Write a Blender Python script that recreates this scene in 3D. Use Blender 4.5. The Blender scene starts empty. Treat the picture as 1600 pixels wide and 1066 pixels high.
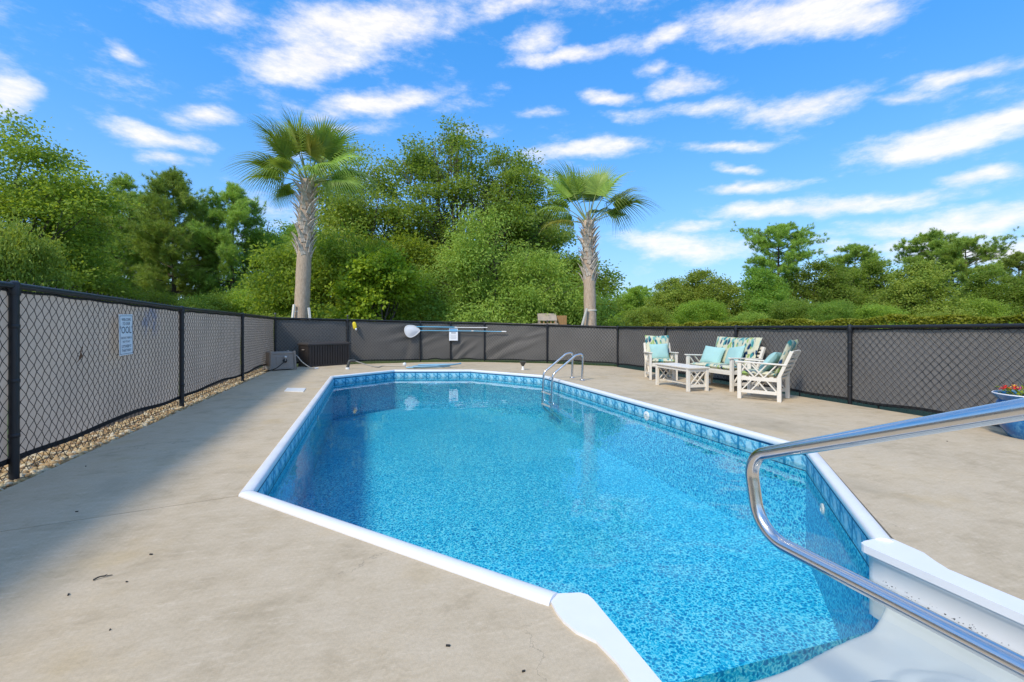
import bpy, math, random
import numpy as np
from mathutils import Vector, Matrix
from mathutils.geometry import tessellate_polygon

S = bpy.context.scene
C = S.collection
R_ = math.radians
random.seed(7)

# ------------------------------------------------------------------ camera, sky, sun, exposure
YAW = R_(17.57)
CAM_H = 1.17
FPX = 711.0
cam_d = bpy.data.cameras.new('camera')
cam = bpy.data.objects.new('camera', cam_d)
C.objects.link(cam)
cam.location = (0, 0, CAM_H)
cam.rotation_euler = (R_(90), 0, -YAW)
cam_d.sensor_width = 36
cam_d.lens = FPX / 1600 * 36
cam_d.shift_y = -21 / 1600
cam_d.clip_start = 0.05
cam_d.clip_end = 3000
S.camera = cam

S.view_settings.view_transform = 'Standard'
S.view_settings.look = 'None'
S.view_settings.exposure = 1.15
S.view_settings.gamma = 1
S.view_settings.use_curve_mapping = False
S.cycles.max_bounces = 8
S.cycles.transparent_max_bounces = 12
S.cycles.diffuse_bounces = 4
S.cycles.glossy_bounces = 4
S.cycles.caustics_reflective = False
S.cycles.caustics_refractive = False
S.cycles.use_denoising = True

SUN_EL = R_(46)
SUN_DIR = Vector((-0.80, -0.60, 0)).normalized() * math.cos(SUN_EL) + Vector((0, 0, math.sin(SUN_EL)))
sun_d = bpy.data.lights.new('sun', 'SUN')
sun_d.energy = 1.5
sun_d.angle = R_(10)
sun_d.color = (1.0, 0.90, 0.74)
sun = bpy.data.objects.new('sun', sun_d)
C.objects.link(sun)
sun.rotation_euler = SUN_DIR.to_track_quat('Z', 'Y').to_euler()
sun.location = (-20, -15, 30)

W = bpy.data.worlds.new('World')
S.world = W
W.use_nodes = True
SKY_STRENGTH = 0.136


def px_dir(px, py):
    X = (px - 800) / FPX
    Z = (512 - py) / FPX
    c, s = math.cos(YAW), math.sin(YAW)
    v = Vector((X * c + s, -X * s + c, Z)).normalized()
    return math.atan2(v.x, v.y), math.asin(v.z)


def build_world():
    nt = W.node_tree
    N, L = nt.nodes, nt.links
    N.clear()
    out = N.new('ShaderNodeOutputWorld')
    bg = N.new('ShaderNodeBackground')
    bg.inputs['Strength'].default_value = SKY_STRENGTH
    sky = N.new('ShaderNodeTexSky')
    sky.sky_type = 'NISHITA'
    sky.sun_disc = False
    sky.sun_elevation = SUN_EL
    sky.sun_rotation = math.atan2(SUN_DIR.x, SUN_DIR.y)
    sky.air_density = 1.0
    sky.dust_density = 0.6
    sky.ozone_density = 2.0
    grade = N.new('ShaderNodeMix'); grade.data_type = 'RGBA'; grade.blend_type = 'MULTIPLY'
    grade.inputs['Factor'].default_value = 1
    L.new(sky.outputs[0], grade.inputs['A'])
    grade.inputs['B'].default_value = (0.26, 0.68, 0.98, 1)
    flat = N.new('ShaderNodeMix'); flat.data_type = 'RGBA'
    flat.inputs['Factor'].default_value = .5
    L.new(grade.outputs['Result'], flat.inputs['A'])
    flat.inputs['B'].default_value = (0.18, 1.26, 3.4, 1)
    tc = N.new('ShaderNodeTexCoord')
    sep = N.new('ShaderNodeSeparateXYZ')
    L.new(tc.outputs['Generated'], sep.inputs[0])

    def m(op, a, b=None, clamp=False):
        n = N.new('ShaderNodeMath'); n.operation = op; n.use_clamp = clamp
        for i, v in enumerate((a, b)):
            if v is None: continue
            if isinstance(v, (int, float)): n.inputs[i].default_value = v
            else: L.new(v, n.inputs[i])
        return n.outputs[0]
    az = m('ARCTAN2', sep.outputs[0], sep.outputs[1])
    el = m('ARCSINE', sep.outputs[2])
    comb = N.new('ShaderNodeCombineXYZ')
    L.new(az, comb.inputs[0]); L.new(el, comb.inputs[1])

    def noise(scale, detail, rough, mapping):
        mp = N.new('ShaderNodeMapping')
        L.new(tc.outputs['Generated'], mp.inputs[0])
        mp.inputs['Scale'].default_value = mapping
        n = N.new('ShaderNodeTexNoise')
        n.inputs['Scale'].default_value = scale
        n.inputs['Detail'].default_value = detail
        n.inputs['Roughness'].default_value = rough
        L.new(mp.outputs[0], n.inputs['Vector'])
        return n
    wn = noise(5.0, 4, 0.55, (1, 1, 1.6))
    ws = N.new('ShaderNodeVectorMath'); ws.operation = 'SUBTRACT'
    L.new(wn.outputs['Color'], ws.inputs[0]); ws.inputs[1].default_value = (.5, .5, .5)
    wm = N.new('ShaderNodeVectorMath'); wm.operation = 'MULTIPLY'
    L.new(ws.outputs[0], wm.inputs[0]); wm.inputs[1].default_value = (.16, .07, 0)
    wa = N.new('ShaderNodeVectorMath'); wa.operation = 'ADD'
    L.new(comb.outputs[0], wa.inputs[0]); L.new(wm.outputs[0], wa.inputs[1])
    P = wa.outputs[0]
    # px centre, half width, half height, tilt (deg, up to the right positive), weight
    clouds = [(585, 45, 190, 62, 8, 1.0), (500, 100, 130, 40, 6, 1.0), (600, 163, 130, 30, 6, 1.0), (340, 32, 110, 34, -8, .62),
              (250, 215, 80, 22, -4, .85), (315, 183, 75, 20, -4, .8), (262, 247, 60, 20, 0, .7),
              (22, 150, 60, 36, -6, .95), (170, 78, 36, 20, -25, .7), (1230, 25, 230, 50, 10, 1.0), (1330, 32, 110, 36, 6, .9),
              (1075, 130, 70, 24, 6, 1.0), (945, 146, 58, 17, 0, 1.0), (1035, 105, 36, 14, 0, .6), (900, 90, 130, 17, 8, .9), (860, 62, 70, 34, 10, .55),
              (1255, 170, 150, 34, 9, 1.0), (1470, 222, 190, 36, 14, 1.15), (1580, 185, 120, 30, 15, 1.0),
              (1290, 318, 230, 21, 3, 1.0), (1400, 306, 120, 13, 2, .7), (1175, 290, 90, 13, 3, .9),
              (925, 237, 130, 20, 6, .9), (1130, 228, 120, 13, 3, .7), (1500, 285, 80, 18, 3, .9), (1160, 262, 60, 9, 0, .6),
              (1500, 350, 230, 28, 3, .95), (1540, 395, 260, 26, 0, 1.0), (1440, 385, 200, 24, 0, .8), (1070, 385, 160, 34, -2, .95), (1090, 350, 80, 14, 0, .7),
              (1510, 115, 110, 18, 9, .75), (800, 8, 100, 22, 5, .65), (1100, 170, 170, 15, 6, .5), (1420, 150, 90, 16, 5, .6),
              (1050, 55, 70, 22, 20, .7), (560, 205, 90, 16, 3, .5), (835, 172, 44, 12, 0, .6)]
    acc = None
    for (cx, cy, w, h, t, wt) in clouds:
        a, e = px_dir(cx, cy)
        a0, _ = px_dir(cx - w, cy); a1, _ = px_dir(cx + w, cy)
        _, e0 = px_dir(cx, cy + h); _, e1 = px_dir(cx, cy - h)
        mp = N.new('ShaderNodeMapping'); mp.vector_type = 'TEXTURE'
        L.new(P, mp.inputs[0])
        mp.inputs['Location'].default_value = (a, e, 0)
        Xn = (cx - 800) / FPX
        slope = math.tan(e) * Xn / math.sqrt(1 + Xn * Xn)
        mp.inputs['Rotation'].default_value = (0, 0, R_(t) - math.atan(slope))
        mp.inputs['Scale'].default_value = ((a1 - a0) / 2, (e1 - e0) / 2, 1)
        ln = N.new('ShaderNodeVectorMath'); ln.operation = 'LENGTH'
        L.new(mp.outputs[0], ln.inputs[0])
        f = m('MULTIPLY', m('SUBTRACT', 1.0, ln.outputs['Value']), wt)
        acc = f if acc is None else m('MAXIMUM', acc, f)
    fb = noise(9.0, 10, 0.68, (1, 1, 2.6))
    g = noise(2.2, 7, 0.6, (1, 1, 3.0))          # thin high cloud over the whole sky
    g2 = m('MULTIPLY', m('SUBTRACT', g.outputs['Fac'], 0.535), 2.2)
    acc = m('MAXIMUM', acc, g2)
    # broken cloud cover carried on outside the view, added to lift the ambient light
    cn = noise(2.3, 8, 0.6, (1, 1, 2.4))
    cov = m('MULTIPLY', m('SUBTRACT', cn.outputs['Fac'], 0.45), 3.4)
    k = m('MAXIMUM', m('MULTIPLY', m('SUBTRACT', m('ABSOLUTE', m('SUBTRACT', az, YAW)), 0.92), 6.0), m('MULTIPLY', m('SUBTRACT', el, 0.66), 6.0))
    k = m('MINIMUM', m('MAXIMUM', k, 0.0), 1.0)
    cov = m('SUBTRACT', m('MULTIPLY', cov, k), m('MULTIPLY', m('SUBTRACT', 1.0, k), 2.0))
    acc = m('MAXIMUM', acc, cov)
    d = m('ADD', acc, m('MULTIPLY', m('SUBTRACT', fb.outputs['Fac'], 0.5), 1.75))
    mr = N.new('ShaderNodeMapRange'); mr.interpolation_type = 'SMOOTHSTEP'
    L.new(d, mr.inputs['Value'])
    mr.inputs['From Min'].default_value = -0.06
    mr.inputs['From Max'].default_value = 0.84
    # cloud body: slightly greyer where thick
    shade = N.new('ShaderNodeMix'); shade.data_type = 'RGBA'
    L.new(fb.outputs['Fac'], shade.inputs['Factor'])
    shade.inputs['A'].default_value = (3.2, 3.1, 3.3, 1)
    shade.inputs['B'].default_value = (4.1, 3.95, 3.95, 1)
    # pale haze towards the horizon
    hz = m('POWER', m('SUBTRACT', 1.0, m('ABSOLUTE', sep.outputs[2]), True), 5.0)
    hm = N.new('ShaderNodeMix'); hm.data_type = 'RGBA'
    L.new(m('MULTIPLY', hz, 0.85), hm.inputs['Factor'])
    L.new(flat.outputs['Result'], hm.inputs['A'])
    hm.inputs['B'].default_value = (2.4, 2.8, 3.2, 1)
    mix = N.new('ShaderNodeMix'); mix.data_type = 'RGBA'
    fs = noise(26.0, 6, 0.7, (1, 1, 3.6))
    feather = m('ADD', 0.46, m('MULTIPLY', fs.outputs['Fac'], 0.80))
    L.new(m('MINIMUM', m('MULTIPLY', mr.outputs[0], feather), 0.95), mix.inputs['Factor'])
    L.new(hm.outputs['Result'], mix.inputs['A'])
    L.new(shade.outputs['Result'], mix.inputs['B'])
    L.new(mix.outputs['Result'], bg.inputs['Color'])
    L.new(bg.outputs[0], out.inputs[0])


build_world()
W.cycles.sampling_method = 'MANUAL'
W.cycles.sample_map_resolution = 512

# ------------------------------------------------------------------ helpers


def at(px, D):
    """ground point seen at picture column px, D metres in front of the lens"""
    X = (px - 800) / FPX * D
    c, s = math.cos(YAW), math.sin(YAW)
    return X * c + D * s, -X * s + D * c


def gp(px, py, z=0.0):
    D = (CAM_H - z) * FPX / (py - 512)
    return at(px, D)


def zt(py, D):
    return CAM_H + (512 - py) * D / FPX


FWD = Vector((math.sin(YAW), math.cos(YAW), 0))
RGT = Vector((math.cos(YAW), -math.sin(YAW), 0))
UP = Vector((0, 0, 1))


def link(name, me, mat=None, parent=None):
    o = bpy.data.objects.new(name, me)
    C.objects.link(o)
    if mat is not None and me is not None and len(me.materials) == 0:
        me.materials.append(mat)
    if parent is not None:
        o.parent = parent
    return o


def tag(o, label=None, cat=None, group=None, kind=None):
    if label: o['label'] = label
    if cat: o['category'] = cat
    if group: o['group'] = group
    if kind: o['kind'] = kind
    return o


def thing(name, label, cat, loc=(0, 0, 0), rz=0.0, group=None):
    o = link(name, None)
    o.location = loc
    o.rotation_euler = (0, 0, rz)
    return tag(o, label, cat, group)


def copy_tree(o, parent=None):
    c = o.copy()
    C.objects.link(c)
    if parent is not None: c.parent = parent
    for ch in o.children:
        copy_tree(ch, c)
    return c


def np_mesh(name, V, F, smooth=False):
    """V (n,3) array, F (m,k) array of equal-sized faces"""
    V = np.asarray(V, dtype=np.float32); F = np.asarray(F, dtype=np.int32)
    me = bpy.data.meshes.new(name)
    me.vertices.add(len(V)); me.vertices.foreach_set('co', V.ravel())
    k = F.shape[1]
    me.loops.add(F.size); me.loops.foreach_set('vertex_index', F.ravel())
    me.polygons.add(len(F))
    me.polygons.foreach_set('loop_start', np.arange(len(F), dtype=np.int32) * k)
    if smooth:
        me.polygons.foreach_set('use_smooth', np.ones(len(F), dtype=bool))
    me.update(calc_edges=True)
    return me


class MB:
    def __init__(self):
        self.v, self.f, self.uv = [], [], []

    def add(self, vs, fs):
        n = len(self.v)
        self.v += [tuple(p) for p in vs]
        self.f += [tuple(i + n for i in f) for f in fs]

    def box(self, c, s, rot=None, bev=0.0):
        hx, hy, hz = s[0] / 2, s[1] / 2, s[2] / 2
        if bev <= 0:
            vs = [Vector((x * hx, y * hy, z * hz)) for x in (-1, 1) for y in (-1, 1) for z in (-1, 1)]
            fs = [(0, 1, 3, 2), (4, 6, 7, 5), (0, 4, 5, 1), (2, 3, 7, 6), (0, 2, 6, 4), (1, 5, 7, 3)]
        else:
            b = min(bev, hx * .9, hy * .9, hz * .9)
            vs, idx = [], {}
            for x in (-1, 1):
                for y in (-1, 1):
                    for z in (-1, 1):
                        for a in range(3):
                            p = [x * (hx - b), y * (hy - b), z * (hz - b)]
                            p[a] = (x * hx, y * hy, z * hz)[a]
                            idx[(x, y, z, a)] = len(vs); vs.append(Vector(p))
            fs = []
            for a in range(3):
                for sgn in (-1, 1):
                    q = []
                    for (i, j) in ((-1, -1), (1, -1), (1, 1), (-1, 1)):
                        k = [0, 0, 0]; k[a] = sgn; k[(a + 1) % 3] = i; k[(a + 2) % 3] = j
                        q.append(idx[(k[0], k[1], k[2], a)])
                    fs.append(tuple(q if sgn > 0 else q[::-1]))
            for a in range(3):          # edges along axis a
                b1, b2 = (a + 1) % 3, (a + 2) % 3
                for i in (-1, 1):
                    for j in (-1, 1):
                        q = []
                        for (e, ax) in ((-1, b1), (1, b1), (1, b2), (-1, b2)):
                            k = [0, 0, 0]; k[a] = e; k[b1] = i; k[b2] = j
                            q.append(idx[(k[0], k[1], k[2], ax)])
                        fs.append(tuple(q if i * j > 0 else q[::-1]))
            for x in (-1, 1):
                for y in (-1, 1):
                    for z in (-1, 1):
                        q = [idx[(x, y, z, a)] for a in range(3)]
                        fs.append(tuple(q if x * y * z > 0 else q[::-1]))
        c = Vector(c)
        if rot is not None: vs = [rot @ v for v in vs]
        self.add([v + c for v in vs], fs)

    def bar(self, p0, p1, w, t, up=UP, bev=0.0):
        """rectangular bar from p0 to p1; w across, t along 'up'"""
        p0, p1 = Vector(p0), Vector(p1)
        y = (p1 - p0)
        L = y.length; y.normalize()
        x = y.cross(Vector(up))
        if x.length < 1e-4: x = Vector((1, 0, 0))
        x.normalize(); z = x.cross(y)
        rot = Matrix((x, y, z)).transposed()
        self.box((p0 + p1) / 2, (w, L, t), rot, bev)

    def tube(self, path, r, n=10, caps=True, closed=False):
        path = [Vector(p) for p in path]
        rs = r if isinstance(r, (list, tuple)) else [r] * len(path)
        m = len(path)
        vs, prev = [], None
        for i, p in enumerate(path):
            if closed: t = path[(i + 1) % m] - path[i - 1]
            else: t = path[min(i + 1, m - 1)] - path[max(i - 1, 0)]
            t.normalize()
            if prev is None:
                ref = UP if abs(t.z) < .9 else Vector((1, 0, 0))
                x = t.cross(ref).normalized()
            else:
                x = (prev - t * prev.dot(t)).normalized()
            prev = x
            y = t.cross(x)
            for k in range(n):
                a = 2 * math.pi * k / n
                vs.append(p + (x * math.cos(a) + y * math.sin(a)) * rs[i])
        fs = []
        for i in range(m if closed else m - 1):
            j = (i + 1) % m
            for k in range(n):
                l = (k + 1) % n
                fs.append((i * n + k, i * n + l, j * n + l, j * n + k))
        if caps and not closed:
            fs.append(tuple(range(n))[::-1]); fs.append(tuple((m - 1) * n + k for k in range(n)))
        self.add(vs, fs)

    def lathe(self, prof, n=24, c=(0, 0, 0), cap=True):
        c = Vector(c); vs, fs = [], []
        for (r, z) in prof:
            for k in range(n):
                a = 2 * math.pi * k / n
                vs.append(c + Vector((r * math.cos(a), r * math.sin(a), z)))
        for i in range(len(prof) - 1):
            for k in range(n):
                l = (k + 1) % n
                fs.append((i * n + k, i * n + l, (i + 1) * n + l, (i + 1) * n + k))
        if cap:
            fs.append(tuple(range(n))[::-1]); fs.append(tuple((len(prof) - 1) * n + k for k in range(n)))
        self.add(vs, fs)

    def mesh(self, name, smooth=False, angle=None):
        me = bpy.data.meshes.new(name)
        me.from_pydata(self.v, [], self.f)
        me.update()
        if smooth:
            me.polygons.foreach_set('use_smooth', [True] * len(me.polygons))
            if angle is not None:
                try: me.set_sharp_from_angle(angle=R_(angle))
                except Exception: pass
        return me

    def build(self, name, mat, parent=None, smooth=False, angle=None):
        return link(name, self.mesh(name, smooth, angle), mat, parent)


def spline(pts, n=8, closed=False):
    """Catmull-Rom through pts"""
    P = [Vector(p) for p in pts]
    out = []
    m = len(P)
    for i in range(m if closed else m - 1):
        if closed: p0, p1, p2, p3 = P[i - 1], P[i], P[(i + 1) % m], P[(i + 2) % m]
        else: p0, p1, p2, p3 = P[max(i - 1, 0)], P[i], P[i + 1], P[min(i + 2, m - 1)]
        for k in range(n):
            t = k / n
            out.append(.5 * ((2 * p1) + (p2 - p0) * t + (2 * p0 - 5 * p1 + 4 * p2 - p3) * t * t + (3 * p1 - p0 - 3 * p2 + p3) * t ** 3))
    if not closed: out.append(P[-1])
    return out


def fillet(pts, rad, n=8):
    """polyline with rounded corners; rad one number or one per inner corner"""
    P = [Vector(p) for p in pts]
    out = [P[0]]
    for i in range(1, len(P) - 1):
        r = rad if isinstance(rad, (int, float)) else rad[i - 1]
        a = (P[i - 1] - P[i]); b = (P[i + 1] - P[i])
        la, lb = a.length, b.length
        a.normalize(); b.normalize()
        ang = a.angle(b)
        d = min(r / math.tan(ang / 2), la * .49, lb * .49)
        r2 = d * math.tan(ang / 2)
        cen = P[i] + (a + b).normalized() * (r2 / math.sin(ang / 2))
        s0 = P[i] + a * d - cen; s1 = P[i] + b * d - cen
        tot = s0.angle(s1)
        ax = s0.cross(s1).normalized()
        for k in range(n + 1):
            out.append(cen + Matrix.Rotation(tot * k / n, 3, ax) @ s0)
    out.append(P[-1])
    return out


# ------------------------------------------------------------------ materials
MATS = {}


class NT:
    def __init__(self, name):
        self.m = bpy.data.materials.new(name)
        self.m.use_nodes = True
        self.t = self.m.node_tree
        self.N, self.L = self.t.nodes, self.t.links
        self.N.clear()
        self.out = self.N.new('ShaderNodeOutputMaterial')
        self.b = self.N.new('ShaderNodeBsdfPrincipled')
        self.L.new(self.b.outputs[0], self.out.inputs[0])
        MATS[name] = self.m

    def new(self, t, **k):
        n = self.N.new(t)
        for a, v in k.items(): setattr(n, a, v)
        return n

    def set(self, sock, v):
        if hasattr(v, 'is_output') or hasattr(v, 'links') and not isinstance(v, (tuple, list)):
            self.L.new(v, sock)
        else:
            sock.default_value = v

    def math(self, op, a, b=None, clamp=False):
        n = self.new('ShaderNodeMath', operation=op, use_clamp=clamp)
        self.set(n.inputs[0], a)
        if b is not None: self.set(n.inputs[1], b)
        return n.outputs[0]

    def coord(self, which='Object', scale=(1, 1, 1), rot=(0, 0, 0), loc=(0, 0, 0)):
        tc = self.new('ShaderNodeTexCoord')
        mp = self.new('ShaderNodeMapping')
        self.L.new(tc.outputs[which], mp.inputs[0])
        mp.inputs['Scale'].default_value = scale
        mp.inputs['Rotation'].default_value = rot
        mp.inputs['Location'].default_value = loc
        return mp.outputs[0]

    def noise(self, vec, scale, detail=4, rough=.55, out='Fac'):
        n = self.new('ShaderNodeTexNoise')
        self.L.new(vec, n.inputs['Vector'])
        n.inputs['Scale'].default_value = scale
        n.inputs['Detail'].default_value = detail
        n.inputs['Roughness'].default_value = rough
        return n.outputs[out]

    def ramp(self, fac, stops, interp='LINEAR'):
        n = self.new('ShaderNodeValToRGB')
        cr = n.color_ramp; cr.interpolation = interp
        while len(cr.elements) < len(stops): cr.elements.new(.5)
        for e, (p, c) in zip(cr.elements, stops):
            e.position = p; e.color = (*c, 1) if len(c) == 3 else c
        self.L.new(fac, n.inputs[0])
        return n.outputs[0]

    def mix(self, fac, a, b, blend='MIX'):
        n = self.new('ShaderNodeMix', data_type='RGBA', blend_type=blend)
        self.set(n.inputs['Factor'], fac)
        for s, v in (('A', a), ('B', b)):
            if isinstance(v, tuple): v = (*v, 1) if len(v) == 3 else v
            self.set(n.inputs[s], v)
        return n.outputs['Result']

    def range(self, v, a, b, c=0., d=1., smooth=True):
        n = self.new('ShaderNodeMapRange')
        n.interpolation_type = 'SMOOTHSTEP' if smooth else 'LINEAR'
        self.L.new(v, n.inputs['Value'])
        n.inputs['From Min'].default_value = a; n.inputs['From Max'].default_value = b
        n.inputs['To Min'].default_value = c; n.inputs['To Max'].default_value = d
        return n.outputs[0]

    def bump(self, h, strength=.3, dist=.01):
        n = self.new('ShaderNodeBump')
        n.inputs['Strength'].default_value = strength
        n.inputs['Distance'].default_value = dist
        self.L.new(h, n.inputs['Height'])
        self.L.new(n.outputs[0], self.b.inputs['Normal'])

    def p(self, **k):
        for a, v in k.items():
            self.set(self.b.inputs[a.replace('_', ' ')], (*v, 1) if isinstance(v, tuple) and len(v) == 3 and 'Color' in a else v)
        return self


def simple(name, col, rough=.5, metal=0., var=.12, scale=14., bump=.0, spec=.5):
    n = NT(name)
    v = n.coord()
    f = n.noise(v, scale, 5, .6)
    c = n.mix(f, tuple(x * (1 - var) for x in col), tuple(min(1, x * (1 + var)) for x in col))
    n.p(Base_Color=c, Metallic=metal)
    n.set(n.b.inputs['Specular IOR Level'], spec)
    n.set(n.b.inputs['Roughness'], n.range(f, .3, .7, max(.02, rough - .08), min(1, rough + .08)))
    if bump: n.bump(n.noise(v, scale * 6, 3), bump, .004)
    return n.m


def m_concrete():
    n = NT('concrete')
    v = n.coord()
    big = n.noise(v, .55, 5, .6)
    mid = n.noise(v, 3.4, 11, .76)
    sv = n.coord(scale=(1.6, 6.0, 1), rot=(0, 0, R_(18)))
    streak = n.noise(sv, 3.6, 9, .78)
    fine = n.noise(v, 55, 6, .75)
    grit = n.noise(v, 150, 4, .8)
    c = n.ramp(big, [(.30, (0.432, 0.345, 0.227)), (.5, (0.554, 0.444, 0.300)), (.72, (0.616, 0.487, 0.316))])
    c = n.mix(n.range(mid, .38, .68), c, (0.596, 0.487, 0.343), 'MIX')
    c = n.mix(n.math('MULTIPLY', n.range(mid, .50, .30), .55), c, (0.371, 0.293, 0.191))
    c = n.mix(n.math('MULTIPLY', n.range(streak, .50, .70), .7), c, (0.679, 0.564, 0.411))
    c = n.mix(n.math('MULTIPLY', n.range(streak, .48, .28), .45), c, (0.391, 0.316, 0.219))
    yel = n.noise(v, 1.3, 4, .6)
    c = n.mix(n.math('MULTIPLY', n.range(yel, .54, .72), .4), c, (0.575, 0.419, 0.210))
    c = n.mix(n.range(fine, .35, .7, .0, .30), c, (0.329, 0.263, 0.173))
    c = n.mix(n.range(grit, .58, .70, .0, .45), c, (0.719, 0.605, 0.446))
    stain = n.noise(n.coord(scale=(1, .45, 1), loc=(3, 1, 0)), 1.1, 6, .62)
    c = n.mix(n.range(stain, .56, .68, 0, .36), c, (0.359, 0.293, 0.199))
    # hairline cracks and a few drip marks
    wv = n.new('ShaderNodeVectorMath', operation='MULTIPLY_ADD')
    n.L.new(n.noise(v, 2.2, 6, .7, 'Color'), wv.inputs[0]); wv.inputs[1].default_value = (.5, .5, 0); n.L.new(v, wv.inputs[2])
    cr = n.new('ShaderNodeTexVoronoi', feature='DISTANCE_TO_EDGE'); n.L.new(wv.outputs[0], cr.inputs['Vector']); cr.inputs['Scale'].default_value = .27
    crk = n.math('MULTIPLY', n.range(cr.outputs['Distance'], .0012, .0004), n.range(n.noise(v, .7, 2, .5), .50, .58))
    c = n.mix(n.math('MULTIPLY', crk, .35), c, (0.130, 0.110, 0.085))
    n.p(Base_Color=c, Roughness=.85)
    n.set(n.b.inputs['Specular IOR Level'], .25)
    h = n.math('ADD', n.math('MULTIPLY', fine, .6), n.math('MULTIPLY', streak, .5))
    n.bump(n.math('ADD', h, n.math('MULTIPLY', grit, .4)), .35, .006)
    return n.m


def m_liner(border=True):
    n = NT('pool_liner' if border else 'pool_floor_liner')
    tc = n.new('ShaderNodeTexCoord')
    uv = tc.outputs['UV']
    nn = n.new('ShaderNodeTexNoise'); n.L.new(uv, nn.inputs['Vector'])
    nn.inputs['Scale'].default_value = 30; nn.inputs['Detail'].default_value = 2.5; nn.inputs['Roughness'].default_value = .5; nn.inputs['Distortion'].default_value = 1.6
    ad = n.new('ShaderNodeVectorMath', operation='MULTIPLY_ADD')
    n.L.new(n.noise(uv, 26, 3, .6, 'Color'), ad.inputs[0]); ad.inputs[1].default_value = (.042, .042, 0); n.L.new(uv, ad.inputs[2])
    ve = n.new('ShaderNodeTexVoronoi', feature='DISTANCE_TO_EDGE')
    n.L.new(ad.outputs[0], ve.inputs['Vector']); ve.inputs['Scale'].default_value = 31
    e = n.range(ve.outputs['Distance'], .02, .34)
    f = n.math('ADD', n.math('MULTIPLY', nn.outputs['Fac'], .72), n.math('MULTIPLY', e, .26))
    c = n.ramp(f, [(.31, (.26, .86, .97)), (.39, (.045, .68, .89)), (.475, (.002, .43, .72)), (.58, (.0, .22, .48))])
    big = n.noise(uv, .8, 3, .5)
    c = n.mix(n.range(big, .35, .7, 0, .2), c, (.003, .46, .74))
    if border:
        sep = n.new('ShaderNodeSeparateXYZ'); n.L.new(uv, sep.inputs[0])
        x, z = sep.outputs[0], sep.outputs[1]
        # printed tile band between z=-0.035 and z=-0.20
        cell = n.math('FRACT', n.math('DIVIDE', x, .30))
        zz = n.math('DIVIDE', n.math('ADD', z, .205), .155)
        sx = n.math('ABSOLUTE', n.math('SUBTRACT', cell, .5))
        wavy = n.math('ADD', n.math('MULTIPLY', n.math('SINE', n.math('MULTIPLY', cell, 12.566)), .18), .52)
        scroll = n.range(n.math('ABSOLUTE', n.math('SUBTRACT', zz, wavy)), .06, .15, 1, 0)
        tile = n.range(n.noise(uv, 42, 3, .6), .35, .65)
        band = n.mix(tile, (.07, .40, .60), (.42, .74, .82))
        band = n.mix(n.range(sx, .42, .47), band, (.02, .19, .36))
        band = n.mix(n.math('MULTIPLY', scroll, .75), band, (.01, .15, .32))
        mot = n.math('MULTIPLY', n.range(sx, .16, .10), n.range(n.math('ABSOLUTE', n.math('SUBTRACT', zz, .5)), .34, .22))
        band = n.mix(n.math('MULTIPLY', mot, .75), band, (.55, .80, .84))
        inb = n.math('MULTIPLY', n.range(z, -.207, -.203), n.range(z, -.047, -.051))
        lineT = n.math('MULTIPLY', n.range(z, -.062, -.058), n.range(z, -.040, -.044))
        lineB = n.math('MULTIPLY', n.range(z, -.214, -.210), n.range(z, -.198, -.202))
        band = n.mix(.22, band, (.05, .42, .64))
        c = n.mix(inb, n.mix(n.range(z, -.04, -.045), (.02, .24, .48), c), band)
        c = n.mix(n.math('MAXIMUM', lineT, lineB), c, (.006, .05, .13))
    n.p(Base_Color=c, Roughness=.5)
    n.set(n.b.inputs['Specular IOR Level'], .3)
    return n.m


def m_water():
    n = NT('water')
    n.N.remove(n.b)
    v = n.coord()
    rp = n.math('ADD', n.math('MULTIPLY', n.noise(v, 1.4, 2, .45), 1.0), n.math('MULTIPLY', n.noise(v, 5.5, 2, .5), .16))
    bp = n.new('ShaderNodeBump')
    bp.inputs['Strength'].default_value = .55; bp.inputs['Distance'].default_value = .012
    n.L.new(rp, bp.inputs['Height'])
    fr = n.new('ShaderNodeFresnel'); fr.inputs['IOR'].default_value = 1.33
    n.L.new(bp.outputs[0], fr.inputs['Normal'])
    tr = n.new('ShaderNodeBsdfTransparent'); tr.inputs[0].default_value = (.93, .99, 1.0, 1)
    gl = n.new('ShaderNodeBsdfGlossy'); gl.inputs['Roughness'].default_value = .0
    n.L.new(bp.outputs[0], gl.inputs['Normal'])
    mx = n.new('ShaderNodeMixShader')
    n.L.new(fr.outputs[0], mx.inputs[0]); n.L.new(tr.outputs[0], mx.inputs[1]); n.L.new(gl.outputs[0], mx.inputs[2])
    n.L.new(mx.outputs[0], n.out.inputs[0])
    return n.m


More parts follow.
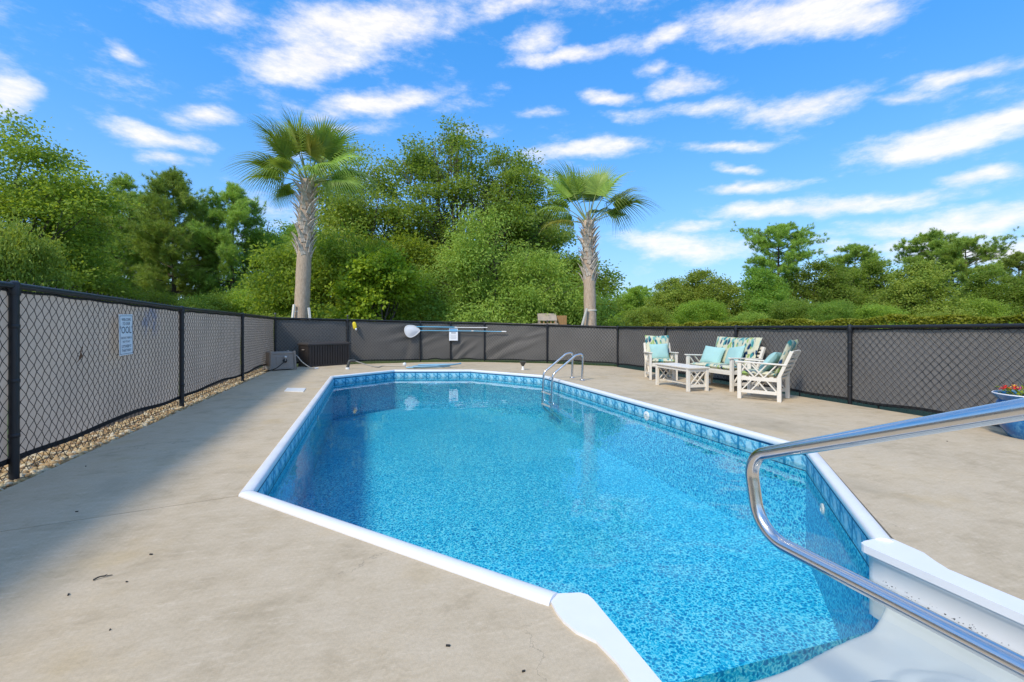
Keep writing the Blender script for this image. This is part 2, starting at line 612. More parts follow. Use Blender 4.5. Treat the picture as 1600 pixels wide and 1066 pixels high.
def m_leaf(name, dark, light, trans=.5, rough=.6, objvar=.25):
    n = NT(name)
    n.N.remove(n.b)
    geo = n.new('ShaderNodeNewGeometry')
    oi = n.new('ShaderNodeObjectInfo')
    v = n.coord()
    clump = n.noise(v, .8, 5, .65)
    f = n.math('ADD', n.math('MULTIPLY', geo.outputs['Random Per Island'], .45), n.math('MULTIPLY', n.range(clump, .32, .66), .55))
    c = n.mix(f, dark, light)
    hsv = n.new('ShaderNodeHueSaturation')
    n.L.new(n.range(oi.outputs['Random'], 0, 1, .5 - .022, .5 + .014, False), hsv.inputs['Hue'])
    n.L.new(n.range(oi.outputs['Random'], 0, 1, 1 - objvar, 1 + objvar, False), hsv.inputs['Value'])
    n.L.new(c, hsv.inputs['Color'])
    d = n.new('ShaderNodeBsdfPrincipled')
    n.L.new(hsv.outputs[0], d.inputs['Base Color']); d.inputs['Roughness'].default_value = rough
    d.inputs['Specular IOR Level'].default_value = .35
    t = n.new('ShaderNodeBsdfTranslucent')
    ty = n.mix(.55, hsv.outputs[0], (light[0] * 1.5, light[1] * 1.4, light[2] * .6))
    n.L.new(ty, t.inputs[0])
    mx = n.new('ShaderNodeMixShader'); mx.inputs[0].default_value = trans
    n.L.new(d.outputs[0], mx.inputs[1]); n.L.new(t.outputs[0], mx.inputs[2])
    n.L.new(mx.outputs[0], n.out.inputs[0])
    return n.m


def m_bark(name, a, b, scale=9):
    n = NT(name)
    v = n.coord(scale=(1, 1, .3))
    f = n.noise(v, scale, 7, .7)
    n.p(Base_Color=n.ramp(f, [(.3, a), (.7, b)]), Roughness=.9)
    n.bump(n.noise(v, scale * 2.5, 6, .7), .7, .03)
    return n.m


def m_screen(name, base, blue=False):
    n = NT(name)
    v = n.coord()
    f = n.noise(v, 1.6, 5, .6)
    fine = n.noise(n.coord(scale=(1, 1, 6)), 90, 3, .7)
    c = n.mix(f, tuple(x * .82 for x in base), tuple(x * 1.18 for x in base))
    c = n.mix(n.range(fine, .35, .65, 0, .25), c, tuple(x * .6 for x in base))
    if blue:
        # faded blue and ochre print showing through the cloth beside the sign
        d = n.new('ShaderNodeVectorMath', operation='DISTANCE')
        sc = n.new('ShaderNodeMapping'); tc = n.new('ShaderNodeTexCoord')
        n.L.new(tc.outputs['Object'], sc.inputs[0]); sc.inputs['Scale'].default_value = (0, 1, 1.5)
        n.L.new(sc.outputs[0], d.inputs[0]); d.inputs[1].default_value = (0, 6.95, 1.90)
        vb = n.noise(v, 6, 4, .6)
        k = n.math('MULTIPLY', n.range(d.outputs['Value'], .15, .42, 1, 0), n.range(vb, .42, .58))
        c = n.mix(n.math('MULTIPLY', k, .55), c, (.07, .14, .30))
        k2 = n.math('MULTIPLY', n.range(d.outputs['Value'], .25, .6, 1, 0), n.range(n.noise(v, 9, 3, .6), .58, .66))
        c = n.mix(n.math('MULTIPLY', k2, .35), c, (.28, .19, .08))
    n.p(Base_Color=c, Roughness=.9)
    n.set(n.b.inputs['Specular IOR Level'], .15)
    n.bump(fine, .25, .002)
    # woven cloth lets some of the light from behind through
    t = n.new('ShaderNodeBsdfTranslucent'); n.L.new(c, t.inputs[0])
    mx = n.new('ShaderNodeMixShader'); mx.inputs[0].default_value = .42 if blue else .2
    n.L.new(n.b.outputs[0], mx.inputs[1]); n.L.new(t.outputs[0], mx.inputs[2])
    n.L.new(mx.outputs[0], n.out.inputs[0])
    return n.m


def m_tropical():
    n = NT('tropical_print')
    v = n.coord()
    w = n.noise(v, 5, 2, .5, 'Color')
    add = n.new('ShaderNodeVectorMath', operation='MULTIPLY_ADD')
    n.L.new(w, add.inputs[0]); add.inputs[1].default_value = (.10, .10, .10); n.L.new(v, add.inputs[2])
    mp = n.new('ShaderNodeMapping'); n.L.new(add.outputs[0], mp.inputs[0])
    mp.inputs['Rotation'].default_value = (R_(20), R_(38), R_(30)); mp.inputs['Scale'].default_value = (19, 8, 10)
    vo = n.new('ShaderNodeTexVoronoi', feature='F1'); n.L.new(mp.outputs[0], vo.inputs['Vector']); vo.inputs['Scale'].default_value = 1.0
    sp = n.new('ShaderNodeSeparateColor'); n.L.new(vo.outputs['Color'], sp.inputs[0])
    c = n.ramp(sp.outputs[0], [(0, (.60, .58, .40)), (.22, (.05, .24, .25)), (.42, (.30, .42, .13)), (.58, (.64, .62, .46)), (.70, (.015, .05, .12)), (.84, (.16, .38, .36))], 'CONSTANT')
    c = n.mix(n.range(vo.outputs['Distance'], .46, .66, 0, .8), c, (.62, .60, .44))
    n.p(Base_Color=c, Roughness=.9)
    n.set(n.b.inputs['Specular IOR Level'], .15)
    n.bump(n.noise(v, 160, 2), .15, .003)
    return n.m


M = {}
M['concrete'] = m_concrete()
M['liner'] = m_liner(True)
M['floor_liner'] = m_liner(False)
M['water'] = m_water()
M['white_vinyl'] = simple('white_vinyl', (.80, .80, .81), .38, var=.04, scale=6)
M['fibreglass'] = simple('white_fibreglass', (.80, .79, .77), .35, var=.05, scale=3)
M['black_paint'] = simple('black_powder_coat', (.012, .013, .016), .42, var=.3, scale=30)
M['black_wire'] = simple('black_vinyl_wire', (.014, .014, .015), .5, var=.2)
M['black_cloth'] = simple('black_binding', (.016, .016, .017), .85, var=.3)
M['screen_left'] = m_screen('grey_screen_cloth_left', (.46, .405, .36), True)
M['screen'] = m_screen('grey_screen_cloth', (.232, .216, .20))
M['tropical'] = m_tropical()
M['aqua'] = simple('aqua_cotton', (.36, .58, .55), .9, var=.10, scale=9, bump=.15, spec=.1)
M['white_wood'] = simple('white_painted_wood', (.78, .72, .62), .55, var=.07, scale=12, bump=.08)
M['brown_resin'] = simple('dark_brown_resin', (.030, .023, .020), .5, var=.25, scale=10)
M['brown_lid'] = simple('dark_brown_lid', (.050, .042, .038), .42, var=.2, scale=8)
M['taupe'] = simple('taupe_plastic', (.30, .255, .215), .55, var=.12, scale=8)
M['hose'] = simple('grey_hose', (.42, .38, .32), .5)
M['dark_rubber'] = simple('dark_rubber', (.02, .02, .018), .6)
M['dark_plastic'] = simple('dark_grey_plastic', (.06, .062, .058), .5)
M['white_plastic'] = simple('white_plastic', (.78, .78, .76), .4, var=.05)
M['yellow'] = simple('yellow_foam', (.80, .62, .02), .6, var=.12)
M['blue_pole'] = simple('light_blue_pole', (.13, .42, .62), .35, var=.1)
M['net'] = simple('white_net_cloth', (.70, .71, .73), .8, var=.08, scale=60, bump=.4)
M['sign_white'] = simple('sign_white', (.80, .83, .86), .35, var=.03)
M['navy'] = simple('navy_print', (.012, .022, .06), .5)
M['sign_blue'] = simple('sign_blue_print', (.20, .45, .72), .45)
M['grey_print'] = simple('grey_print', (.42, .44, .47), .5)
M['blue_hose'] = simple('pale_blue_hose', (.24, .44, .58), .45)
M['wood_tan'] = simple('weathered_board', (.40, .33, .26), .8, var=.25, scale=7, bump=.2)
M['wood_orange'] = simple('cedar_board', (.40, .22, .09), .75, var=.25, scale=7, bump=.2)
M['stake_wood'] = simple('stake_wood', (.52, .50, .44), .8, var=.2, scale=6, bump=.2)
M['pot'] = None
M['soil'] = simple('dark_soil', (.05, .038, .026), .95, var=.5, scale=5, bump=.6)


def m_pot():
    n = NT('blue_glaze')
    v = n.coord(scale=(1, 1, .6))
    f = n.noise(v, 9, 7, .7)
    c = n.ramp(f, [(.3, (.005, .05, .20)), (.52, (.01, .15, .42)), (.66, (.10, .33, .58)), (.8, (.35, .50, .60))])
    n.p(Base_Color=c, Roughness=.12)
    return n.m


M['pot'] = m_pot()


def m_steel():
    n = NT('stainless_steel')
    f = n.noise(n.coord(scale=(1, 1, 1)), 25, 5, .7)
    n.p(Base_Color=(.72, .70, .68), Metallic=1.0)
    n.set(n.b.inputs['Roughness'], n.range(f, .3, .7, .14, .26))
    return n.m


M['steel'] = m_steel()


def m_pebble():
    n = NT('river_pebble')
    g = n.new('ShaderNodeNewGeometry')
    c = n.ramp(g.outputs['Random Per Island'], [(0, (.42, .27, .11)), (.25, (.55, .42, .22)), (.5, (.36, .22, .09)), (.7, (.62, .53, .36)), (.9, (.28, .16, .07))], 'CONSTANT')
    f = n.noise(n.coord(), 60, 4, .6)
    c = n.mix(n.range(f, .3, .7, 0, .4), c, (.30, .21, .11))
    n.p(Base_Color=c, Roughness=.75)
    return n.m


M['pebble'] = m_pebble()


def m_lawn():
    n = NT('lawn')
    v = n.coord()
    c = n.ramp(n.noise(v, .4, 6, .65), [(.3, (.035, .07, .015)), (.7, (.08, .12, .03))])
    c = n.mix(n.range(n.noise(v, 18, 4, .7), .4, .7, 0, .5), c, (.12, .11, .05))
    n.p(Base_Color=c, Roughness=.95)
    return n.m


M['lawn'] = m_lawn()
M['grass'] = m_leaf('grass_blade', (.08, .12, .02), (.20, .24, .06), .3, .6)
M['bark'] = m_bark('grey_brown_bark', (.05, .04, .03), (.16, .13, .10))
M['pine_bark'] = m_bark('pine_bark', (.06, .04, .028), (.17, .115, .08))
M['palm_bark'] = m_bark('palm_bark', (.36, .26, .18), (.66, .51, .37), 18)
M['boot'] = m_bark('palm_boot', (.42, .33, .25), (.84, .75, .64), 9)
M['petiole'] = simple('palm_petiole', (.22, .26, .07), .5, var=.25)
M['leaf_mid'] = m_leaf('leaf_mid_green', (0.133, 0.234, 0.032), (0.376, 0.485, 0.062))
M['leaf_left'] = m_leaf('leaf_deep_green', (0.100, 0.177, 0.024), (0.368, 0.474, 0.061))
M['leaf_oak'] = m_leaf('leaf_oak', (0.099, 0.210, 0.033), (0.320, 0.459, 0.074))
M['leaf_dark'] = m_leaf('leaf_dark_green', (0.107, 0.200, 0.033), (0.319, 0.451, 0.064))
M['leaf_light'] = m_leaf('leaf_light_green', (0.151, 0.268, 0.038), (0.394, 0.484, 0.076), .4)
M['leaf_maple'] = m_leaf('leaf_maple', (0.145, 0.301, 0.026), (0.454, 0.598, 0.042), .42)
M['leaf_willow'] = m_leaf('leaf_willow', (0.143, 0.260, 0.042), (0.418, 0.525, 0.088), .4)
M['needle'] = m_leaf('pine_needles', (0.139, 0.259, 0.043), (0.429, 0.577, 0.095), .22, .5)
M['needle_olive'] = m_leaf('pine_needles_olive', (0.163, 0.276, 0.046), (0.450, 0.568, 0.104), .22, .5)
M['vine'] = m_leaf('vine_leaf', (0.145, 0.209, 0.012), (0.386, 0.431, 0.041), .4)
M['frond'] = m_leaf('palm_leaf', (0.112, 0.216, 0.035), (0.361, 0.494, 0.080), .28, .42, .3)
M['frond_yellow'] = m_leaf('palm_leaf_yellow', (0.174, 0.172, 0.023), (0.397, 0.345, 0.057), .35, .45, .2)
M['brown_leaf'] = simple('dry_leaf_brown', (.13, .06, .025), .8, var=.3)
M['red_petal'] = simple('red_petal', (.65, .03, .02), .6)
M['orange_petal'] = simple('orange_petal', (.80, .30, .12), .6)
M['pink_petal'] = simple('pink_petal', (.70, .12, .30), .6)
M['yellow_petal'] = simple('yellow_petal', (.80, .55, .04), .6)

# ------------------------------------------------------------------ plan of the pool and the yard
pA, pB, pC_, pD = Vector((-.86, 3.59)), Vector((-.86, 11.6)), Vector((.67, 12.81)), Vector((2.71, 12.20))
pE, pF = Vector((4.08, 10.19)), Vector((4.08, 3.28))
pG, pH = Vector((2.66, 1.66)), Vector((.70, 1.80))
RIM = [pH, pA, pB, pC_, pD, pE, pF, pG]                 # clockwise seen from above
LP = [gp(22, 748), gp(284, 635), gp(379, 595)]
WATER_Z = -.155
FLOOR_Z = -1.02


def offset_line(pts, d, closed=False):
    """2-D polyline moved d to its right-hand side"""
    out, m = [], len(pts)
    for i, p in enumerate(pts):
        a = pts[i] - pts[i - 1] if (i > 0 or closed) else None
        b = pts[(i + 1) % m] - pts[i] if (i < m - 1 or closed) else None
        na = Vector((a.y, -a.x)).normalized() if a is not None else None
        nb = Vector((b.y, -b.x)).normalized() if b is not None else None
        if na is None: out.append(p + nb * d)
        elif nb is None: out.append(p + na * d)
        else:
            n = (na + nb).normalized()
            out.append(p + n * (d / max(.3, n.dot(na))))
    return out


def poly_fill(pts2, z, depth=0.0):
    """flat polygon with optional skirt downward -> MB"""
    mb = MB()
    vs = [Vector((p[0], p[1], z)) for p in pts2]
    tris = tessellate_polygon([vs])
    n = len(vs)
    fs = []
    for t in tris:
        a, b, c = [vs[i] for i in t]
        fs.append(t if (b - a).cross(c - a).z > 0 else t[::-1])
    mb.add(vs, fs)
    if depth:
        lo = [Vector((p[0], p[1], z - depth)) for p in pts2]
        area = sum(vs[i].x * vs[(i + 1) % n].y - vs[(i + 1) % n].x * vs[i].y for i in range(n))
        q = []
        for i in range(n):
            j = (i + 1) % n
            q.append((i, i + n, j + n, j) if area > 0 else (i, j, j + n, i + n))
        mb.add(vs + lo, q)
    return mb


# ground: one sheet to the horizon, open where the pool basin goes down
def ground():
    o = 700.
    xi, xa, yi, ya = -1.35, 4.75, -.6, 13.1
    vs = [(-o, -o, -.07), (o, -o, -.07), (o, o, -.07), (-o, o, -.07), (xi, yi, -.07), (xa, yi, -.07), (xa, ya, -.07), (xi, ya, -.07)]
    mb = MB()
    mb.add(vs, [(0, 1, 5, 4), (1, 2, 6, 5), (2, 3, 7, 6), (3, 0, 4, 7)])
    return tag(mb.build('lawn_ground', M['lawn']), kind='structure')


ground()

# fence lines (post foot, height of the rail)
LEFT = [(-2.60, -2.3, 1.5), (-2.60, 1.1, 1.5), (LP[0][0], LP[0][1], 1.512), (LP[1][0], LP[1][1], 1.470), (LP[2][0], LP[2][1], 1.475)]
cor = at(430, 13.77)
LEFT.append((cor[0], cor[1], 1.475))
BACK = [(cor[0], cor[1], 1.475)]
for (px, y, top) in ((543, 568, 499), (657, 565, 502), (704, 564.5, 503), (757, 564.5, 504), (855, 566.5, 507), (965, 571, 510.3)):
    D = CAM_H * FPX / (y - 512)
    u, v = at(px, D)
    BACK.append((u, v, zt(top, D)))
RIGHT = [BACK[-1]]
for (px, y, top) in ((1040, 583, 510.8), (1150, 602, 510), (1328, 630, 509.5)):
    D = CAM_H * FPX / (y - 512)
    u, v = at(px, D)
    RIGHT.append((u, v, zt(top, D)))
RIGHT += [(7.12, 2.75, 1.215), (7.12, .3, 1.22), (7.12, -2.3, 1.22)]

# deck slabs, split along the two control joints
xl = -2.50
back_edge = [Vector((p[0], p[1])) for p in BACK]
be = offset_line(back_edge, .38)
outer = offset_line(RIM, -0.004)       # just outside the coping
jl = Vector((xl, 3.28)); jr = Vector((6.98, 3.62))
g = .004
slabA = [jl + Vector((0, g))] + [outer[1] + Vector((0, g))] + outer[2:6] + [outer[6] + Vector((0, g)), jr + Vector((0, g)), Vector((7.02, 7.5)), Vector((7.10, 9.9)), be[-1] + Vector((-.05, 0))] + be[-2:0:-1] + [Vector((xl, 14.7))]
UNIT_OUT = [(.70, 1.80), (.86, 1.75), (.86, .2), (2.585, .2), (2.585, 1.70), (2.66, 1.66)]
slabB = [jl - Vector((0, g)), Vector((xl, -5)), Vector((6.3, -5)), Vector((6.3, 1.6)), Vector((6.45, 2.6)), Vector((6.75, 3.2)), jr - Vector((0, g)), outer[6] - Vector((0, g)), outer[7] + Vector((.02, 0))]
slabB += [Vector(p) for p in UNIT_OUT[::-1][1:-1]] + [outer[0], outer[1] - Vector((0, g))]
deck = tag(link('pool_deck', None), kind='structure')
poly_fill(slabA, 0, .10).build('slab', M['concrete'], deck)
poly_fill(slabB, 0, .10).build('slab', M['concrete'], deck)
# dark filler low in the joints
mb = MB()
for (a, b) in ((jl, outer[1]), (outer[6], jr)):
    mb.bar((a.x, a.y, -.03), (b.x, b.y, -.03), .012, .02)
mb.build('joint_filler', M['soil'], deck)

# gravel bed along the left fence
mb = MB()
mb.box((-2.86, 6.0, -.055), (.72, 19.0, .02))
tag(mb.build('gravel_bed', M['soil']), kind='structure')


def stones(name, n, fx, fz, seed, smin, smax, mat):
    rng = np.random.default_rng(seed)
    # low octahedral pebble, 18 verts -> use subdivided octahedron (18 v, 32 f)
    base = [(1, 0, 0), (-1, 0, 0), (0, 1, 0), (0, -1, 0), (0, 0, 1), (0, 0, -1)]
    fs = [(0, 2, 4), (2, 1, 4), (1, 3, 4), (3, 0, 4), (2, 0, 5), (1, 2, 5), (3, 1, 5), (0, 3, 5)]
    V = [np.array(p, float) for p in base]; cache = {}; F = []

    def mid(a, b):
        k = (min(a, b), max(a, b))
        if k not in cache:
            p = V[a] + V[b]; p /= np.linalg.norm(p); cache[k] = len(V); V.append(p)
        return cache[k]
    for a, b, c in fs:
        ab, bc, ca = mid(a, b), mid(b, c), mid(c, a)
        F += [(a, ab, ca), (ab, b, bc), (ca, bc, c), (ab, bc, ca)]
    V = np.array(V); F = np.array(F)
    s = rng.uniform(smin, smax, (n, 1, 1)) * rng.uniform(.6, 1.25, (n, 1, 3)) * np.array([1, 1, .62])
    a = rng.uniform(0, 6.28, n); t = rng.normal(0, .35, n)
    P = V[None] * (1 + rng.normal(0, .10, (n, len(V), 1))) * s
    ct, st = np.cos(t)[:, None], np.sin(t)[:, None]
    y = P[:, :, 1] * ct - P[:, :, 2] * st; z = P[:, :, 1] * st + P[:, :, 2] * ct
    x = P[:, :, 0]
    ca, sa = np.cos(a)[:, None], np.sin(a)[:, None]
    cx, cy = fx(rng, n); cz = fz(rng, n)
    Q = np.stack([x * ca - y * sa + cx[:, None], x * sa + y * ca + cy[:, None], z + cz[:, None]], -1)
    FF = F[None] + (np.arange(n) * len(V))[:, None, None]
    return link(name, np_mesh(name, Q.reshape(-1, 3), FF.reshape(-1, 3), True), mat)


gv = stones('gravel', 9000, lambda r, n: (r.uniform(-2.95, -2.505, n), 3.6 + 11.2 * r.power(1.0, n) ** 1.5), lambda r, n: r.uniform(-.04, -.008, n), 3, .014, .034, M['pebble'])
tag(gv, 'loose tan and brown river pebbles along the left fence foot', 'gravel', kind='stuff')


def grass_strip():
    rng = np.random.default_rng(5)
    n = 9000
    seg = rng.integers(0, len(BACK) - 1, n)
    t = rng.random(n)
    A = np.array([b[:2] for b in BACK])
    p = A[seg] * (1 - t)[:, None] + A[seg + 1] * t[:, None]
    d = A[seg + 1] - A[seg]; nn = np.stack([d[:, 1], -d[:, 0]], -1); nn /= np.linalg.norm(nn, axis=1)[:, None]
    p = p + nn * rng.uniform(-.05, .36, n)[:, None]
    h = rng.uniform(.03, .12, n); a = rng.uniform(0, 6.28, n); w = .006
    lean = rng.normal(0, .035, (n, 2))
    v0 = np.stack([p[:, 0] - np.cos(a) * w, p[:, 1] - np.sin(a) * w, np.full(n, -.07)], -1)
    v1 = np.stack([p[:, 0] + np.cos(a) * w, p[:, 1] + np.sin(a) * w, np.full(n, -.07)], -1)
    v2 = np.stack([p[:, 0] + lean[:, 0], p[:, 1] + lean[:, 1], -.07 + h], -1)
    V = np.stack([v0, v1, v2], 1).reshape(-1, 3)
    o = link('grass', np_mesh('grass', V, np.arange(n * 3).reshape(-1, 3)), M['grass'])
    tag(o, 'thin strip of dry green grass under the back fence', 'grass', kind='stuff')


grass_strip()

# ------------------------------------------------------------------ pool
pool = thing('swimming_pool', 'long in-ground pool with cut corners, white coping and blue printed liner', 'pool', (1.6, 7, 0))


def pool_part(o):
    o.parent = pool; o.matrix_parent_inverse = Matrix.Translation((-1.6, -7, 0))
    return o


# coping: one length per side, rounded nose, mitred at the corners
prof = []
for k in range(9):
    a = math.pi * (1 - k / 8)
    prof.append((.046 + .046 * math.cos(a), .000 + .026 * math.sin(a) ** .8 if 0 < k < 8 else .0))
prof = [(.0, -.012)] + prof + [(.092, -.022), (.086, -.034), (.070, -.036)]
RIMC = RIM[:]
RIMC[0] = pH + (pH - pA).normalized() * .035
RIMC[-1] = pG - (pG - pF).normalized() * .075
lines = [offset_line(RIMC, d) for d, z in prof]
for i in range(len(RIM) - 1):
    mb = MB()
    vs = []
    for e in (i, i + 1):
        for k, (d, z) in enumerate(prof):
            p = lines[k][e]
            q = lines[k][i + 1 if e == i else i]
            dirv = (q - p).normalized() * .0015 if 0 < e < len(RIM) - 1 else Vector((0, 0))
            vs.append((p.x + dirv.x, p.y + dirv.y, z))
    n = len(prof)
    mb.add(vs, [(k, k + 1, n + k + 1, n + k) for k in range(n - 1)])
    if i == 0: mb.f.append(tuple(range(n))[::-1])
    if i == len(RIM) - 2: mb.f.append(tuple(range(n, 2 * n)))
    pool_part(mb.build('coping', M['white_vinyl'], None, True, 50))

wall_line = offset_line(RIM, .078)
WL = wall_line[:]
WL[0] = Vector((.83, 1.68)); WL[-1] = Vector((2.56, 1.66))


def liner_walls():
    zs = [-.03, -.22, -.5, FLOOR_Z]
    V, F, UV = [], [], []
    arc = 0.0
    pts = WL + [WL[0]]
    for i in range(len(pts) - 1):
        a, b = pts[i], pts[i + 1]
        L = (b - a).length
        top = -.03 if i < len(pts) - 2 else -.38          # under the step unit
        zz = [z for z in zs if z <= top]
        if zz[0] != top: zz = [top] + zz
        for k in range(len(zz) - 1):
            n = len(V)
            V += [(a.x, a.y, zz[k]), (b.x, b.y, zz[k]), (b.x, b.y, zz[k + 1]), (a.x, a.y, zz[k + 1])]
            UV += [(arc, zz[k]), (arc + L, zz[k]), (arc + L, zz[k + 1]), (arc, zz[k + 1])]
            F.append((n, n + 1, n + 2, n + 3))
        arc += L
    me = bpy.data.meshes.new('liner_wall'); me.from_pydata(V, [], F); me.update()
    uvl = me.uv_layers.new(name='UVMap')
    uvl.data.foreach_set('uv', [c for l in me.loops for c in UV[l.vertex_index]])
    pool_part(link('liner_wall', me, M['liner']))
    mb = poly_fill([(p.x, p.y) for p in WL], FLOOR_Z)
    me = mb.mesh('liner_floor')
    uvl = me.uv_layers.new(name='UVMap')
    uvl.data.foreach_set('uv', [c for l in me.loops for c in (me.vertices[l.vertex_index].co.x, me.vertices[l.vertex_index].co.y)])
    pool_part(link('liner_floor', me, M['floor_liner']))


liner_walls()
# water sheet (also over the treads)
wl2 = offset_line(RIM, .080)
water_pts = [(.915, .45)] + [(.915, 1.74)] + [(p.x, p.y) for p in wl2[1:-1]] + [(2.518, 1.72), (2.518, .45)]
tag(poly_fill(water_pts, WATER_Z).build('pool_water', M['water']), kind='structure')


# return jets on the walls
def fitting(a, b, t, z, r=.045):
    p = a.lerp(b, t); d = (b - a).normalized(); nrm = Vector((d.y, -d.x, 0))
    mb = MB()
    rot = nrm.to_3d().to_track_quat('Z', 'Y').to_matrix()
    tmp = MB(); tmp.lathe([(r, 0), (r, .012), (r * .8, .018), (r * .45, .018), (r * .4, .006)], 16)
    mb.add([rot @ Vector(v) + Vector((p.x, p.y, z)) for v in tmp.v], tmp.f)
    pool_part(mb.build('return_fitting', M['white_plastic'], None, True, 40))


fitting(wall_line[5], wall_line[6], .62, -.16, .07)
fitting(wall_line[6], wall_line[7], .35, -.30)
fitting(wall_line[1], wall_line[2], .55, -.30)


# ------------------------------------------------------------------ step unit
def step_unit():
    t = thing('pool_steps', 'white moulded pool entry steps with a raised rim', 'steps', (1.66, 1.0, 0))

    def part(o):
        o.parent = t; o.matrix_parent_inverse = Matrix.Translation((-1.66, -1.0, 0)); return o
    # treads as one moulded sheet
    nx, ny = 150, 130
    xs = np.linspace(.905, 2.528, nx); ys = np.linspace(.35, 1.72, ny)
    X, Y = np.meshgrid(xs, ys)

    def sm(a, b, x):
        t_ = np.clip((x - a) / (b - a), 0, 1); return t_ * t_ * (3 - 2 * t_)

    def rbox(x, y, cx, cy, hx, hy, r):
        qx = np.abs(x - cx) - hx + r; qy = np.abs(y - cy) - hy + r
        return np.hypot(np.maximum(qx, 0), np.maximum(qy, 0)) + np.minimum(np.maximum(qx, qy), 0) - r
    low, up = -.335, -.200
    Z = np.full_like(X, low)
    d2 = rbox(X, Y, 1.55, .75, .52, .55, .20)
    Z += (up - low) * sm(.07, -.05, d2)
    d3 = rbox(X, Y, 2.28, .92, .15, .36, .12)               # side seat
    Z += (up - low) * .35 * sm(.09, -.06, d3) * sm(.0, .08, d2)
    d4 = rbox(X, Y, 2.22, 1.22, .13, .13, .12)
    Z += .012 * sm(.035, -.01, np.abs(d4) - .012)
    # side walls rise smoothly
    side = np.maximum(sm(.96, .91, X), sm(2.48, 2.528, X))
    Z += side * .03
    # front nose drops
    edge = 1.635 - .085 * np.exp(-((X - 1.62) / .5) ** 2)
    Yc = np.minimum(Y, edge - .0)
    Z -= .014 * sm(edge - .030, edge + .0, Y) ** 2
    Z += .11 * sm(2.33, 2.53, X) ** 2 + .11 * sm(1.10, .905, X) ** 2
    V = np.stack([X, np.where(Y > edge, edge + (Y - edge) * .05, Y), np.where(Y > edge, Z - .0 - (Y - edge) * 4.5, Z)], -1).reshape(-1, 3)
    idx = np.arange(nx * ny).reshape(ny, nx)
    F = np.stack([idx[:-1, :-1], idx[:-1, 1:], idx[1:, 1:], idx[1:, :-1]], -1).reshape(-1, 4)
    part(link('tread', np_mesh('tread', V, F, True), M['fibreglass']))
    # side walls with the small ledge, both sides, front ends rounded
    for s in (-1, 1):
        inner = .905 if s < 0 else 2.528
        prof_ = [(0, -.36), (0, -.15), (.004, -.056), (.018, -.048), (.022, -.038), (.016, -.008), (.022, .004), (.034, .0115)]
        ypts = [(.30, 0), (1.655, 0), (1.715, .002), (1.747, .014), (1.763, .040)]
        mb = MB(); vs = []
        for (y, o) in ypts:
            for (d, z) in prof_:
                # the inner face: profile leans inwards towards the pool (d) and the end turns outwards (o)
                vs.append((inner - s * (d * .9) + s * (.02 + o), y, z))
        n = len(prof_)
        fs = []
        for i in range(len(ypts) - 1):
            for k in range(n - 1):
                q = (i * n + k, i * n + k + 1, (i + 1) * n + k + 1, (i + 1) * n + k)
                fs.append(q if s > 0 else q[::-1])
        mb.add(vs, fs)
        part(mb.build('side_wall', M['fibreglass'], None, True, 60))
        # flat top rim
        x_in = inner - s * .0106
        if s < 0:
            outl = [(x_in, 1.745), (x_in - .006, 1.782), (x_in - .03, 1.806), (.786, 1.830), (.742, 1.836), (.733, 1.716), (.737, 1.654), (.757, 1.582), (.805, 1.510), (.822, 1.396), (.822, .2), (x_in, .2)]
        else:
            outl = [(x_in, .2), (2.652, .2), (2.652, 1.448), (2.684, 1.52), (2.726, 1.592), (2.738, 1.716), (2.740, 1.75), (2.668, 1.778), (2.575, 1.778), (x_in + .012, 1.768), (x_in, 1.745)]
        mb = poly_fill(outl, .0125, .04)
        o = part(mb.build('top_rim', M['white_vinyl'], None))
        bv = o.modifiers.new('round', 'BEVEL'); bv.width = .007; bv.segments = 3; bv.limit_method = 'ANGLE'; bv.angle_limit = R_(50)
    # scum specks along the waterline of the right wall
    rng = random.Random(3)
    mb = MB()
    for k in range(70):
        y = 1.66 - rng.random() ** 1.3 * .75
        r = rng.choice([.0006, .0008, .001, .0012, .0014, .0026])
        z = -.144 + rng.gauss(0, .008)
        mb.box((2.5225, y, z), (.004, r * 2.6, r * 1.3), Matrix.Rotation(rng.uniform(-.4, .4), 3, 'X'))
    o = part(mb.build('grime_speck', M['dark_rubber'])); o['kind'] = 'stuff'
    mb = MB()
    mb.box((1.716, .36, -.12), (1.66, .03, .26))
    part(mb.build('back_wall', M['fibreglass']))


step_unit()


# grab rail at the steps
def grab_rail():
    u = 1.40
    t = thing('handrail', 'polished stainless steel grab rail looping back over the pool steps', 'handrail', (u, -.1, 0))
    pts = [(0, .02, 0), (0, .0, 1.13), (0, .42, 1.11)]
    path = fillet([(u, -.12, 0), (u, -.10, 1.27), (u, .625, .988), (u, 1.10, .795), (u, 1.395, .675), (u, 1.345, .40), (u, .90, .405), (u, .0, .412), (u, -.10, .412)],
                  [.16, 3.0, 1.4, .10, .13, 1.2, 1.0], 14)
    mb = MB(); mb.tube(path, .0238, 28)
    o = mb.build('rail_tube', M['steel'], None, True, 60)
    o.parent = t; o.matrix_parent_inverse = Matrix.Translation((-u, .1, 0))
    mb = MB(); mb.lathe([(.055, 0), (.055, .012), (.03, .03), (.026, .03)], 24, (0, -.02, 0)); mb.build('base_flange', M['steel'], t, True, 40)


grab_rail()


